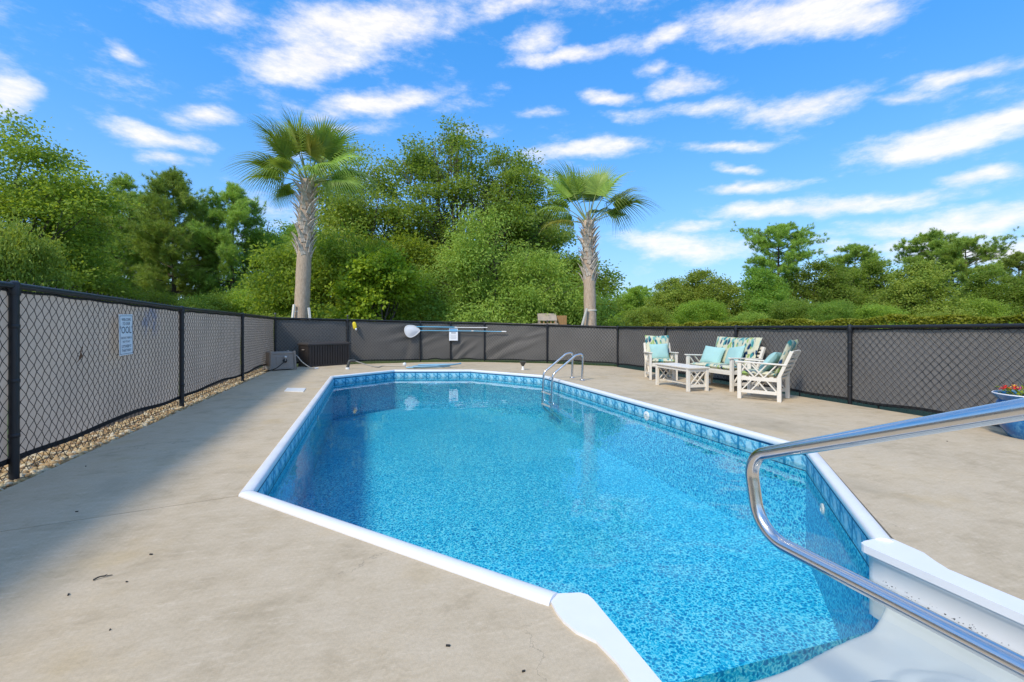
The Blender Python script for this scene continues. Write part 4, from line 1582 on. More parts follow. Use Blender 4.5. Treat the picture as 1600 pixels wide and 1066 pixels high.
def furniture():
    # armchair at the far end, facing the camera side
    c1, r1 = (6.40, 8.92, 0), R_(-24)
    t = thing('garden_armchair', 'white timber armchair at the far end of the seating, facing the pool steps', 'armchair', c1, r1, 'white timber garden seats')
    seat_frame(t, .61)
    pad(c1, r1, .52, 'tropical print pad on the far armchair', 3)
    pillow(local(c1, r1, (0, .14, .61)), r1, R_(20), R_(3), 'aqua pillow on the far armchair', 1)
    # loveseat along the fence
    c2, r2 = (6.60, 7.28, 0), R_(-90)
    t = thing('garden_loveseat', 'white timber loveseat with two places backed against the fence', 'loveseat', c2, r2, 'white timber garden seats')
    seat_frame(t, 1.24)
    pad(c2, r2, 1.12, 'wide tropical print pad on the loveseat', 9)
    pillow(local(c2, r2, (-.34, .10, .60)), r2 + R_(20), R_(28), R_(-5), 'aqua pillow on the loveseat end nearer the far armchair', 2, .44)
    pillow(local(c2, r2, (.22, .13, .62)), r2 - R_(10), R_(24), R_(9), 'aqua pillow on the loveseat end nearer the lattice-sided armchair', 4, .44)
    # near armchair, seen from its lattice side
    c3, r3 = (6.24, 5.92, 0), R_(180 + 30)
    t = thing('garden_armchair', 'white timber armchair at the near end of the seating, lattice side showing', 'armchair', c3, r3, 'white timber garden seats')
    seat_frame(t, .61)
    pad(c3, r3, .52, 'tropical print pad on the near armchair', 14)
    pillow(local(c3, r3, (0, .10, .60)), r3, R_(38), R_(4), 'aqua pillow on the near armchair', 6, .46)
    # table
    c4, r4 = (5.78, 7.42, 0), R_(-3)
    t = thing('coffee_table', 'low white slatted coffee table with lattice ends', 'table', c4, r4)
    wood = M['white_wood']
    Lx, Ly, H = .47, 1.10, .445
    for sx in (-1, 1):
        for sy in (-1, 1):
            mb = MB(); mb.box((sx * (Lx / 2 - .04), sy * (Ly / 2 - .05), H / 2 - .012), (.055, .055, H - .024), bev=.004); mb.build('leg', wood, t)
    n = 6
    for k in range(n):
        mb = MB(); wv = Lx / n
        mb.box((-Lx / 2 + wv * (k + .5), 0, H - .012), (wv - .006, Ly, .024), bev=.003); mb.build('plank', wood, t)
    for sy in (-1, 1):
        y = sy * (Ly / 2 - .05)
        mb = MB(); mb.box((0, y, .10), (Lx - .13, .024, .05), bev=.003); mb.box((0, y, H - .055), (Lx - .13, .024, .06), bev=.003); mb.build('end_rail', wood, t)
        mb = MB(); x = Lx / 2 - .07
        for (a, b) in ((-x, x * .35), (-x * .35, x)):
            mb.bar((a, y, .12), (b, y, H - .08), .014, .022, Vector((0, 1, 0)))
            mb.bar((b, y + .006, .12), (a, y + .006, H - .08), .014, .022, Vector((0, 1, 0)))
        mb.build('end_lattice', wood, t)
    for sx in (-1, 1):
        mb = MB(); mb.box((sx * (Lx / 2 - .04), 0, H - .055), (.024, Ly - .15, .05), bev=.003); mb.build('side_rail', wood, t)
    mb = MB(); mb.box((0, 0, .10), (.06, Ly - .12, .024), bev=.003); mb.build('stretcher', wood, t)


furniture()


# flower pot on the right
def flower_pot():
    p = (6.72, 2.90, -.045)
    t = thing('flower_pot', 'glazed blue pot of red and orange flowers by the right fence', 'flower pot', p)
    mb = MB(); mb.lathe([(.17, 0), (.19, .02), (.27, .14), (.315, .28), (.30, .40), (.285, .44), (.315, .475), (.335, .50), (.32, .512), (.29, .50), (.27, .44)], 36)
    mb.build('pot_body', M['pot'], t, True, 40)
    mb = MB(); mb.lathe([(.334, .503), (.335, .508), (.326, .513), (.318, .509)], 36, cap=False); mb.build('pot_rim', M['white_vinyl'], t, True)
    mb = MB(); mb.lathe([(.0, .45), (.275, .45)], 24, cap=False); mb.build('potting_soil', M['soil'], t)
    rng = random.Random(4)
    mats = [M['red_petal'], M['orange_petal'], M['red_petal'], M['yellow_petal'], M['pink_petal']]
    for k in range(26):
        a = rng.uniform(0, 6.28); r = .27 * math.sqrt(rng.random())
        if k == 0: a, r = math.pi - .3, .24
        if k == 1: a, r = math.pi + .8, .17
        x, y = r * math.cos(a), r * math.sin(a); z = .53 + rng.random() * .09
        f = MB()
        for j in range(7):
            b = j * 6.28 / 7
            f.add([Vector((x, y, z)), Vector((x + .03 * math.cos(b - .35), y + .03 * math.sin(b - .35), z + .012)), Vector((x + .048 * math.cos(b), y + .048 * math.sin(b), z + .002)), Vector((x + .03 * math.cos(b + .35), y + .03 * math.sin(b + .35), z + .012))], [(0, 1, 2, 3)])
        for j in range(5):
            b = j * 6.28 / 5 + .3
            f.add([Vector((x, y, z + .006)), Vector((x + .018 * math.cos(b - .4), y + .018 * math.sin(b - .4), z + .03)), Vector((x + .024 * math.cos(b), y + .024 * math.sin(b), z + .034)), Vector((x + .018 * math.cos(b + .4), y + .018 * math.sin(b + .4), z + .03))], [(0, 1, 2, 3)])
        o = f.build('flower', mats[k % 5], t)
        s = MB(); s.tube([(x * .5, y * .5, .45), (x, y, z)], .004, 5); s.build('stem', M['vine'], o)
    rngn = np.random.default_rng(2)
    V = []
    for k in range(160):
        a = rngn.uniform(0, 6.28); r = .29 * math.sqrt(rngn.random()); z = .47 + rngn.random() * .09
        c = np.array([r * math.cos(a), r * math.sin(a), z]); d = rngn.normal(0, 1, 3); d[2] = abs(d[2]) * .4; d /= np.linalg.norm(d)
        sd = np.cross(d, [0, 0, 1]); sd /= np.linalg.norm(sd) + 1e-6
        V += [c, c + d * .03 + sd * .014, c + d * .06, c + d * .03 - sd * .014]
    o = link('leaves', np_mesh('leaves', V, np.arange(len(V)).reshape(-1, 4)), M['leaf_maple'], t); o['kind'] = 'stuff'


flower_pot()
# soil bed and pale kerb under the pot
mb = poly_fill([(6.3, -5), (7.6, -5), (7.6, 4.0), (6.9, 3.7), (6.72, 3.2), (6.42, 2.6), (6.27, 1.6)], -.045)
tag(mb.build('flower_bed', M['soil']), kind='structure')
kb = [Vector((6.305, -4)), Vector((6.305, 1.6)), Vector((6.455, 2.6)), Vector((6.755, 3.2)), Vector((6.99, 3.62))]
mb = MB(); mb.tube(spline([(p.x + .03, p.y - .01, -.01) for p in kb], 8), .05, 8)
tag(mb.build('bed_edging', M['concrete'], None, True), 'narrow curved concrete edging between deck and flower bed', 'edging')


# ------------------------------------------------------------------ vegetation
def leaf_quads(ctr, axis, nrm, length, width):
    """folded four-corner leaves; all arrays (n,3) / (n,)"""
    side = np.cross(axis, nrm); side /= np.linalg.norm(side, axis=1)[:, None] + 1e-9
    l, w = length[:, None], width[:, None]
    n2 = np.cross(side, axis)
    v0 = ctr - axis * l * .5
    v1 = ctr + side * w * .5 + n2 * w * .18
    v2 = ctr + axis * l * .5
    v3 = ctr - side * w * .5 + n2 * w * .18
    return np.stack([v0, v1, v2, v3], 1).reshape(-1, 3)


def unit(a):
    return a / (np.linalg.norm(a, axis=1)[:, None] + 1e-9)


def limb_path(a, b, rng, bend=.12, n=6):
    a, b = np.array(a, float), np.array(b, float)
    L = np.linalg.norm(b - a)
    k = rng.normal(0, bend * L, 3) * np.array([1, 1, .5])
    t = np.linspace(0, 1, n)[:, None]
    p = a + (b - a) * t + k * (t * (1 - t)) * 2 + rng.normal(0, .02 * L, (n, 3)) * (t * (1 - t)) * 3
    return [Vector(q) for q in p]


def broadleaf(seed, blobs, clusters=900, per=26, leaf=(.13, .075), spread=.26, trunk_r=.16, fork=.35, shell=.5, twig=5, droop=0., hole=.0, stems=1):
    """returns crown mesh, trunk mesh; blobs are (x,y,z,rx,ry,rz) in metres from the foot"""
    rng = np.random.default_rng(seed)
    B = np.array(blobs, float)
    wts = (B[:, 3] * B[:, 4] * B[:, 5]) ** .7; wts /= wts.sum()
    which = rng.choice(len(B), clusters, p=wts)
    d = unit(rng.normal(0, 1, (clusters, 3)))
    r = rng.random(clusters) ** shell
    lump = 1 + .16 * np.sin(d[:, 0] * 5 + which * 2.1) * np.cos(d[:, 1] * 6 + which) + .10 * np.sin(d[:, 2] * 8 + which)
    ns = 11
    sd_ = unit(rng.normal(0, 1, (len(B), ns, 3)).reshape(-1, 3)).reshape(len(B), ns, 3) * (rng.random((len(B), ns, 1)) * .35 + .62)
    sub = rng.integers(0, ns, clusters)
    sr = (.30 + .22 * rng.random((len(B), ns)))[which, sub]
    q = sd_[which, sub] + d * sr[:, None] * (rng.random(clusters) ** shell)[:, None] * np.array([1.15, 1.15, .75])
    ctr = B[which, :3] + q * B[which, 3:6] * 1.02
    core = rng.random(clusters) < .12
    ctr[core] = (B[which, :3] + d * B[which, 3:6] * (r * lump * .8)[:, None])[core]
    # gaps: drop clusters inside random holes
    if hole > 0:
        nh = 14
        hc = ctr[rng.choice(clusters, nh)]
        dist = np.min(np.linalg.norm(ctr[:, None] - hc[None], axis=2), axis=1)
        keep = dist > hole * rng.uniform(.7, 1.2, clusters)
        ctr, d, which = ctr[keep], d[keep], which[keep]
    n = len(ctr)
    rep = rng.poisson(per, n) + 4
    ci = np.repeat(np.arange(n), rep); N = len(ci)
    sp = spread * rng.uniform(.6, 1.3, n)[ci]
    # clumps flattened, hanging from a random twig direction
    tw = unit(d + rng.normal(0, .5, (n, 3)) + np.array([0, 0, .15 - droop]))[ci]
    off = rng.normal(0, 1, (N, 3)) * sp[:, None] * np.array([1, 1, .55]) + tw * (rng.uniform(-1, 1, N) * sp * .9)[:, None]
    p = ctr[ci] + off
    if droop > 0:
        p[:, 2] -= droop * np.abs(rng.normal(0, .5, N))
    ax = unit(off + rng.normal(0, .6, (N, 3)) * sp[:, None] + np.array([0, 0, -.15 - droop]) * sp[:, None])
    nr = unit(rng.normal(0, .7, (N, 3)) + np.array([-.35, -.35, .55]) + unit(d)[ci] * .55)
    ln = leaf[0] * rng.uniform(.65, 1.3, N); wd = leaf[1] * rng.uniform(.7, 1.25, N)
    V = leaf_quads(p, ax, nr, ln, wd)
    crown = np_mesh('crown', V, np.arange(len(V)).reshape(-1, 4))
    mb = MB()
    zmin = B[:, 2].min()
    top = B[:, 2].max()
    fz = max(.5, zmin * fork * 1.6)
    foots = [(rng.normal(0, .25) if stems > 1 else 0, rng.normal(0, .25) if stems > 1 else 0) for _ in range(stems)]
    cen = np.average(B[:, :3], axis=0, weights=wts)
    forks = []
    for (fx_, fy_) in foots:
        f_ = np.array([fx_ + (cen[0] - fx_) * .2, fy_ + (cen[1] - fy_) * .2, fz * rng.uniform(.85, 1.2)])
        tp = limb_path((fx_, fy_, -.25), f_, rng, .04, 5)
        mb.tube(tp, [trunk_r * (1.3 - .4 * k / 4) for k in range(5)], 9)
        forks.append(f_)
    for i, b in enumerate(B):
        f_ = forks[i % len(forks)]
        end = b[:3] + np.array([0, 0, b[5] * .55])
        pth = limb_path(f_, end, rng, .10, 7)
        r0 = trunk_r * .62
        mb.tube(pth, [r0 * (1 - .85 * k / 6) for k in range(7)], 7)
        idx = np.where(which == i)[0]
        if len(idx):
            for j in rng.choice(idx, min(twig, len(idx)), replace=False):
                k = rng.integers(1, 5)
                q = limb_path(pth[k], ctr[j], rng, .10, 5)
                rr = r0 * (1 - .85 * k / 6) * .5
                mb.tube(q, [max(.008, rr * (1 - .8 * m_ / 4)) for m_ in range(5)], 5)
    return crown, mb.mesh('trunk', True)


def pine(seed, H=12., crown_from=.35, rad=2.0, whorls=14, tufts=5, needles=34, nl=.20, trunk_r=.15, flat=False, top_round=.5):
    rng = np.random.default_rng(seed)
    mb = MB()
    lean = rng.normal(0, .03 * H, 2)
    tp = [Vector((lean[0] * t * t, lean[1] * t * t, -.2 + (H + .2) * t)) for t in np.linspace(0, 1, 9)]
    mb.tube(tp, [trunk_r * (1.15 - 1.02 * k / 8) for k in range(9)], 9)
    C_, D_ = [], []
    for wv in range(whorls):
        t = crown_from + (1 - crown_from) * (wv + .3 * rng.random()) / whorls
        z = H * t
        q = (t - crown_from) / (1 - crown_from)
        prof_ = (math.sin(math.pi * min(1, (.15 + .85 * q)) ** (1.0 + top_round)) ** .7 if flat else (1 - q) ** .75 * (.55 + .45 * min(1, q * 4)))
        R = rad * max(.12, prof_) * rng.uniform(.75, 1.2)
        nb = rng.integers(3, 6)
        a0 = rng.uniform(0, 6.28)
        for b in range(nb):
            a = a0 + b * 6.28 / nb + rng.normal(0, .3)
            L = R * rng.uniform(.65, 1.15)
            rise = L * rng.uniform(.05, .45)
            base = np.array([lean[0] * t * t, lean[1] * t * t, z])
            end = base + np.array([math.cos(a) * L, math.sin(a) * L, rise])
            pth = limb_path(base, end, rng, .08, 5)
            r0 = trunk_r * (.34 - .22 * q)
            mb.tube(pth, [max(.010, r0 * (1 - .75 * k / 4)) for k in range(5)], 5)
            nt_ = max(2, int(tufts * (.6 + L / rad)))
            for k in range(nt_):
                f = .35 + .65 * (k + rng.random()) / nt_
                pt = np.array(pth[0].lerp(pth[-1], f)) if rng.random() < .3 else base + (end - base) * f
                c = pt + rng.normal(0, .16 * (.4 + L * .35), 3) * np.array([1, 1, .6])
                C_.append(c); D_.append((end - base) / (L + 1e-6) * .6 + np.array([0, 0, .55]) + rng.normal(0, .3, 3))
    for k in range(5):
        C_.append(np.array([lean[0], lean[1], H]) + rng.normal(0, .12, 3)); D_.append(np.array([0, 0, 1.]) + rng.normal(0, .3, 3))
    C_ = np.array(C_); D_ = unit(np.array(D_))
    # every tuft = a few bunches of needles
    sub = 4
    C2 = np.repeat(C_, sub, 0) + rng.normal(0, .15, (len(C_) * sub, 3)); D2 = unit(np.repeat(D_, sub, 0) + rng.normal(0, .45, (len(C_) * sub, 3)))
    n = len(C2); ci = np.repeat(np.arange(n), needles); N = len(ci)
    dr = unit(D2[ci] * 1.0 + rng.normal(0, .62, (N, 3)))
    ln = nl * rng.uniform(.7, 1.25, N)
    b0 = C2[ci] + D2[ci] * (rng.uniform(-.10, .06, N))[:, None]
    sd = unit(np.cross(dr, rng.normal(0, 1, (N, 3)))) * .0085
    V = np.stack([b0 - sd, b0 + sd, b0 + dr * ln[:, None]], 1).reshape(-1, 3)
    return np_mesh('crown', V, np.arange(len(V)).reshape(-1, 3)), mb.mesh('trunk', True)


def plant_tree(meshes, name, label, px, D, leaf, bark, scale=1., rz=0., cat='tree', group=None, z=-.07, sz=None, both=True):
    u, v = at(px, D)
    t = thing(name, label, cat, (u, v, z), rz, group)
    t.scale = (scale, scale, sz if sz else scale)
    c = link('crown', meshes[0], None, t); 
    if len(meshes[0].materials) == 0: meshes[0].materials.append(leaf)
    c.material_slots[0].link = 'OBJECT'; c.material_slots[0].material = leaf
    tr = link('trunk', meshes[1], None, t)
    if len(meshes[1].materials) == 0: meshes[1].materials.append(bark)
    tr.material_slots[0].link = 'OBJECT'; tr.material_slots[0].material = bark
    return t


TREES_LEFT = 'trees beyond the left fence'
TREES_RIGHT = 'trees far beyond the right fence'
TREES_BACK = 'trees behind the back fence'

# -- broadleaf kinds (12 m, 9 m, bushy ...)
bl_big = broadleaf(11, [(0, 0, 5.0, 2.6, 2.6, 2.0), (-1.6, .4, 6.6, 1.9, 1.9, 1.6), (1.5, -.5, 6.4, 2.0, 2.0, 1.5), (.2, .6, 8.3, 1.7, 1.7, 1.5), (1.9, .8, 4.3, 1.7, 1.7, 1.2), (-2.0, -.6, 4.2, 1.7, 1.7, 1.3), (.3, -1.8, 3.4, 1.9, 1.5, 1.3)],
                   1500, 24, (.15, .085), .30, .17, shell=.45, hole=.75)
bl_tall = broadleaf(12, [(0, 0, 3.2, 1.7, 1.7, 1.7), (.5, .2, 5.2, 1.6, 1.6, 1.6), (-.6, -.2, 6.6, 1.4, 1.4, 1.4), (.2, 0, 8.2, 1.1, 1.1, 1.3), (-.9, .5, 4.3, 1.3, 1.3, 1.1), (1.0, -.4, 6.9, 1.0, 1.0, 1.0)],
                    1200, 24, (.14, .08), .27, .14, shell=.45, hole=.6)
bl_bush = broadleaf(13, [(0, 0, 1.6, 2.2, 2.2, 1.5), (1.6, .4, 1.9, 1.7, 1.6, 1.3), (-1.7, -.3, 1.7, 1.6, 1.6, 1.3), (.2, .2, 2.9, 1.6, 1.6, 1.1), (-.9, .2, 2.6, 1.2, 1.2, 1.0)],
                    1300, 24, (.13, .075), .25, .10, shell=.42)
bl_far = broadleaf(14, [(0, 0, 4.4, 3.0, 3.2, 2.4), (2.8, .3, 3.6, 2.2, 2.2, 1.8), (-2.9, -.3, 3.3, 2.3, 2.2, 1.9), (.7, .2, 6.8, 2.0, 2.2, 1.6), (-1.4, .2, 5.6, 1.7, 1.8, 1.5), (0, -.6, 1.9, 3.8, 3.0, 1.6), (1.8, -.2, 5.6, 1.2, 1.2, 1.0)],
                   1300, 32, (.22, .13), .36, .2, shell=.42, twig=8)
# -- the big loose oak in the middle of the picture
oak = broadleaf(21, [(-2.6, 0, 9.6, 1.5, 1.7, 1.6), (-.9, .3, 10.4, 1.6, 1.7, 1.6), (1.1, .2, 10.8, 1.6, 1.6, 1.7), (3.2, 0, 9.6, 1.6, 1.6, 1.5), (4.8, .1, 8.3, 1.5, 1.6, 1.3), (1.6, -.4, 8.0, 1.9, 1.8, 1.6),
                     (-1.2, -.5, 7.6, 1.8, 1.7, 1.6), (5.6, .2, 6.4, 1.3, 1.4, 1.2), (-3.2, .2, 7.0, 1.4, 1.5, 1.4), (.4, .4, 12.0, .8, .8, .8), (3.6, -.3, 7.0, 1.7, 1.6, 1.4), (-2.9, .1, 5.0, 1.4, 1.3, 1.3), (.4, -.3, 5.8, 1.8, 1.4, 1.3)],
                2300, 15, (.16, .09), .27, .20, shell=.5, twig=14, hole=.5)
oak_low = broadleaf(22, [(0, 0, 2.2, 2.4, 2.0, 2.0), (2.3, .3, 2.0, 2.0, 1.8, 1.7), (-2.2, .2, 2.2, 2.0, 1.8, 1.9), (.8, .2, 3.9, 2.0, 1.8, 1.5), (-1.2, .1, 3.8, 1.8, 1.6, 1.4)],
                    1400, 26, (.15, .085), .28, .15, shell=.42)
willow = broadleaf(23, [(0, 0, 3.6, 1.7, 1.6, 1.5), (-1.6, -.2, 2.6, 1.3, 1.3, 1.5), (1.8, .1, 2.7, 1.6, 1.4, 1.5), (.4, -.5, 1.7, 1.9, 1.3, 1.4), (3.0, .2, 1.9, 1.4, 1.3, 1.3), (-.2, -.2, 4.7, 1.1, 1.1, 1.0), (-2.0, -.2, 1.5, 1.1, 1.1, 1.3)],
                   1500, 28, (.13, .045), .22, .12, shell=.42, droop=.55)
maple = broadleaf(24, [(0, 0, 3.1, 1.15, 1.1, .85), (-.9, 0, 2.6, .8, .8, .6), (.9, .1, 2.7, .85, .8, .6), (.1, 0, 3.9, .6, .6, .5), (-.4, -.2, 3.5, .8, .7, .5), (.7, -.2, 3.6, .6, .6, .5), (-1.0, .1, 1.8, .8, .6, .5)],
                  430, 26, (.15, .12), .20, .085, shell=.5)
# -- pines
pine_a = pine(31, 11.2, .08, 2.7, 20, 13, 40, .27, .16, True, .15)
pine_b = pine(32, 11.0, .12, 2.2, 18, 10, 38, .27, .14, True, .3)
pine_crown = pine(33, 14.5, .34, 4.6, 18, 15, 44, .36, .26, True, .9)
pine_umb = pine(34, 13.0, .40, 3.5, 15, 14, 42, .36, .22, True, 1.1)

# woods far behind, one mass
def woods():
    rng = np.random.default_rng(77)
    blobs = []
    pts = [(px, 62 + rng.uniform(0, 20), 415 - 30 * rng.random()) for px in range(-180, 640, 42)] + [(px, 62 + rng.uniform(0, 20), 462 - 26 * rng.random()) for px in range(640, 1900, 38)]
    for (px, D, y) in pts:
        u, v = at(px, D); h = zt(y, D)
        blobs.append((u, v, h * .5, 3.6, 3.6, h * .5))
        blobs.append((u, v, h * .25, 4.2, 4.2, h * .3))
    B = np.array(blobs)
    n = 5200
    w = rng.integers(0, len(B), n)
    d = unit(rng.normal(0, 1, (n, 3)))
    c = B[w, :3] + d * B[w, 3:] * (rng.random(n) ** .3)[:, None]
    c = c[c[:, 2] > -.2]
    per = 16
    ci = np.repeat(np.arange(len(c)), per); N = len(ci)
    off = rng.normal(0, .55, (N, 3)) * np.array([1, 1, .6])
    V = leaf_quads(c[ci] + off, unit(rng.normal(0, 1, (N, 3))), unit(rng.normal(0, .7, (N, 3)) + np.array([0, 0, 1.])), np.full(N, .48), np.full(N, .30))
    tag(link('woods', np_mesh('woods', V, np.arange(len(V)).reshape(-1, 4)), M['leaf_dark']), 'dense dark wood closing the view behind the nearer trees', 'woods', kind='stuff')


woods()

T = plant_tree
# left side
T(bl_big, 'broadleaf_tree', 'tallest leafy tree at the far left edge above the near fence post', 26, 17.5, M['leaf_left'], M['bark'], .93, .4, group=TREES_LEFT)
T(bl_tall, 'broadleaf_tree', 'leafy tree just right of the tallest one at the left edge', 100, 21, M['leaf_left'], M['bark'], .93, 1.9, group=TREES_LEFT)
T(bl_bush, 'broadleaf_shrub', 'pale green shrub low at the left edge behind the near fence post', -6, 14.5, M['leaf_light'], M['bark'], .5, .2, cat='shrub', group='shrubs behind the left fence', sz=1.25)
T(bl_bush, 'broadleaf_shrub', 'dark shrub behind the fence above the welcome sign', 165, 20, M['leaf_mid'], M['bark'], .8, 2.2, cat='shrub', group='shrubs behind the left fence', sz=.85)
T(pine_b, 'pine_tree', 'thin-topped pine, first pine from the left edge', 185, 29, M['needle'], M['pine_bark'], .98, .5, group='pines behind the left fence')
T(pine_a, 'pine_tree', 'broad dense pine, tallest of the pines behind the left fence', 272, 28, M['needle'], M['pine_bark'], .96, 2.1, group='pines behind the left fence')
T(pine_a, 'pine_tree', 'pine nearest the left palm', 362, 29.5, M['needle_olive'], M['pine_bark'], .93, 4.4, group='pines behind the left fence')
T(pine_b, 'pine_tree', 'short pine between the two broad pines', 320, 31, M['needle_olive'], M['pine_bark'], .86, 3.3, group='pines behind the left fence')
T(pine_b, 'pine_tree', 'slim pine just left of the tallest pine', 230, 33, M['needle'], M['pine_bark'], .98, 1.3, group='pines behind the left fence')
T(pine_a, 'pine_tree', 'dark pine half hidden behind the leafy trees at the left', 140, 31, M['needle_olive'], M['pine_bark'], .9, 5.3, group='pines behind the left fence')
T(bl_bush, 'broadleaf_shrub', 'low shrub under the tallest left pine', 250, 23, M['leaf_mid'], M['bark'], .75, 1.2, cat='shrub', group='shrubs behind the left fence', sz=.8)
T(bl_bush, 'broadleaf_shrub', 'low pale shrub between the two broad pines', 325, 22, M['leaf_light'], M['bark'], .62, 4.2, cat='shrub', group='shrubs behind the left fence', sz=.75)
T(bl_tall, 'broadleaf_tree', 'dark tree just left of the left palm trunk', 420, 32, M['leaf_dark'], M['bark'], .98, 5.0, group=TREES_LEFT)
T(bl_bush, 'broadleaf_shrub', 'shrub at the foot of the dark tree left of the palm', 392, 24, M['leaf_mid'], M['bark'], .8, 5.2, cat='shrub', group='shrubs behind the left fence', sz=.9)
T(bl_bush, 'broadleaf_shrub', 'small rounded bright shrub behind the corner post', 436, 16.5, M['leaf_light'], M['bark'], .36, .7, cat='shrub', sz=.44)
T(pine_a, 'pine_tree', 'pine rising behind the dark tree left of the palm', 462, 37, M['needle'], M['pine_bark'], .84, .3, group='pines behind the left fence')
# middle
T(bl_big, 'broadleaf_tree', 'light green tree right behind the left palm crown', 558, 25, M['leaf_light'], M['bark'], 1.10, 2.5, group=TREES_BACK)
T(bl_bush, 'broadleaf_shrub', 'full green shrub between the left palm and the small maple', 532, 19.5, M['leaf_mid'], M['bark'], 1.05, 2.9, cat='shrub', sz=1.35)
T(oak, 'oak_tree', 'big loose-crowned oak in the middle with sky showing through', 702, 26, M['leaf_oak'], M['bark'], 1.04, -.30)
T(oak_low, 'broadleaf_tree', 'dense lower tree under the loose oak', 700, 27.5, M['leaf_mid'], M['bark'], 1.35, .6, group=TREES_BACK)
T(maple, 'maple_tree', 'small vivid green maple standing close behind the back fence', 598, 18.5, M['leaf_maple'], M['bark'], 1.0, .3)
T(willow, 'willow_tree', 'drooping yellow-green willow between the maple and the right palm', 758, 21, M['leaf_willow'], M['bark'], 1.2, -.25)
T(oak_low, 'broadleaf_tree', 'dark tree mass behind the right palm trunk', 880, 26, M['leaf_dark'], M['bark'], 1.0, 2.0, group=TREES_BACK)
T(oak_low, 'broadleaf_tree', 'dark low tree behind the small maple', 632, 25, M['leaf_mid'], M['bark'], 1.1, 4.0, group=TREES_BACK)
T(bl_tall, 'broadleaf_tree', 'slim tree between the willow and the right palm', 842, 29, M['leaf_oak'], M['bark'], .95, 4.0, group=TREES_BACK)
T(bl_big, 'broadleaf_tree', 'full green tree between the loose oak and the right palm crown', 808, 27, M['leaf_oak'], M['bark'], 1.08, 1.1, group=TREES_BACK)
# right, far
T(bl_far, 'broadleaf_tree', 'first round tree to the right of the right palm', 985, 58, M['leaf_mid'], M['bark'], 0.76, 0.4, group=TREES_RIGHT)
T(pine_umb, 'pine_tree', 'small dark pine top next to the right palm', 997, 68, M['needle'], M['pine_bark'], .56, .4, group='pines beyond the right fence')
T(bl_far, 'broadleaf_tree', 'wide green tree above the far armchair', 1050, 52, M['leaf_light'], M['bark'], 0.83, 1.4, group=TREES_RIGHT)
T(bl_far, 'broadleaf_tree', 'bright tree between the far armchair and the loveseat', 1105, 50, M['leaf_light'], M['bark'], 0.91, 2.6, group=TREES_RIGHT)
T(bl_far, 'broadleaf_tree', 'olive vine-covered tree under the tall round-topped pine', 1190, 50, M['leaf_oak'], M['bark'], 0.93, 3.7, group=TREES_RIGHT)
T(pine_crown, 'pine_tree', 'tall round-topped pine above the near armchair', 1215, 57, M['needle'], M['pine_bark'], .96, 1.0, group='pines beyond the right fence')
T(bl_far, 'broadleaf_tree', 'grey-green tree right of the tall round-topped pine', 1275, 54, M['leaf_oak'], M['bark'], 1.08, 5.0, group=TREES_RIGHT)
T(pine_umb, 'pine_tree', 'slender pine between the round-topped pine and the pale tree', 1335, 60, M['needle'], M['pine_bark'], .92, 2.0, group='pines beyond the right fence')
T(bl_far, 'broadleaf_tree', 'dark evergreen behind the slender pine', 1350, 56, M['leaf_dark'], M['bark'], 1.14, 6.0, group=TREES_RIGHT)
T(bl_far, 'broadleaf_tree', 'broad pale green tree, the brightest beyond the right fence', 1437, 40, M['leaf_light'], M['bark'], 0.85, .9, group=TREES_RIGHT)
T(pine_umb, 'pine_tree', 'flat-topped pine left of the twin at the right edge', 1462, 60, M['needle'], M['pine_bark'], 1.04, 4.1, group='pines beyond the right fence')
T(pine_crown, 'pine_tree', 'wide pine at the right with layered boughs', 1512, 58, M['needle_olive'], M['pine_bark'], .86, 3.0, group='pines beyond the right fence')
T(pine_umb, 'pine_tree', 'pine cut off by the right edge of view', 1592, 62, M['needle'], M['pine_bark'], .86, 5.2, group='pines beyond the right fence')
T(bl_far, 'broadleaf_tree', 'tree at the right edge below the last pine', 1560, 48, M['leaf_oak'], M['bark'], 0.89, 2.2, group=TREES_RIGHT)
T(bl_far, 'broadleaf_tree', 'tree beyond the right edge of the fence', 1680, 48, M['leaf_mid'], M['bark'], 0.95, 4.2, group=TREES_RIGHT)
for (px, D, s, lf, lab) in ((1010, 36, .75, 'leaf_light', 'low bright bush behind the fence by the far armchair'), (1175, 34, .62, 'leaf_light', 'low yellow-green bush above the loveseat'),
                            (1300, 38, .9, 'leaf_oak', 'low olive bush behind the fence right of the near armchair'), (1375, 36, .8, 'leaf_mid', 'low bush at the foot of the broad pale tree'), (1530, 38, .95, 'leaf_mid', 'low bush near the right edge behind the vine'),
                            (1095, 40, .95, 'leaf_mid', 'low bush between the far armchair and the loveseat'), (1235, 42, 1.0, 'leaf_oak', 'low bush above the near armchair'), (1455, 32, .6, 'leaf_light', 'small bush in front of the broad pale tree')):
    T(bl_bush, 'broadleaf_shrub', lab, px, D, M[lf], M['bark'], s, px * .37, cat='shrub', group='low bushes beyond the right fence')


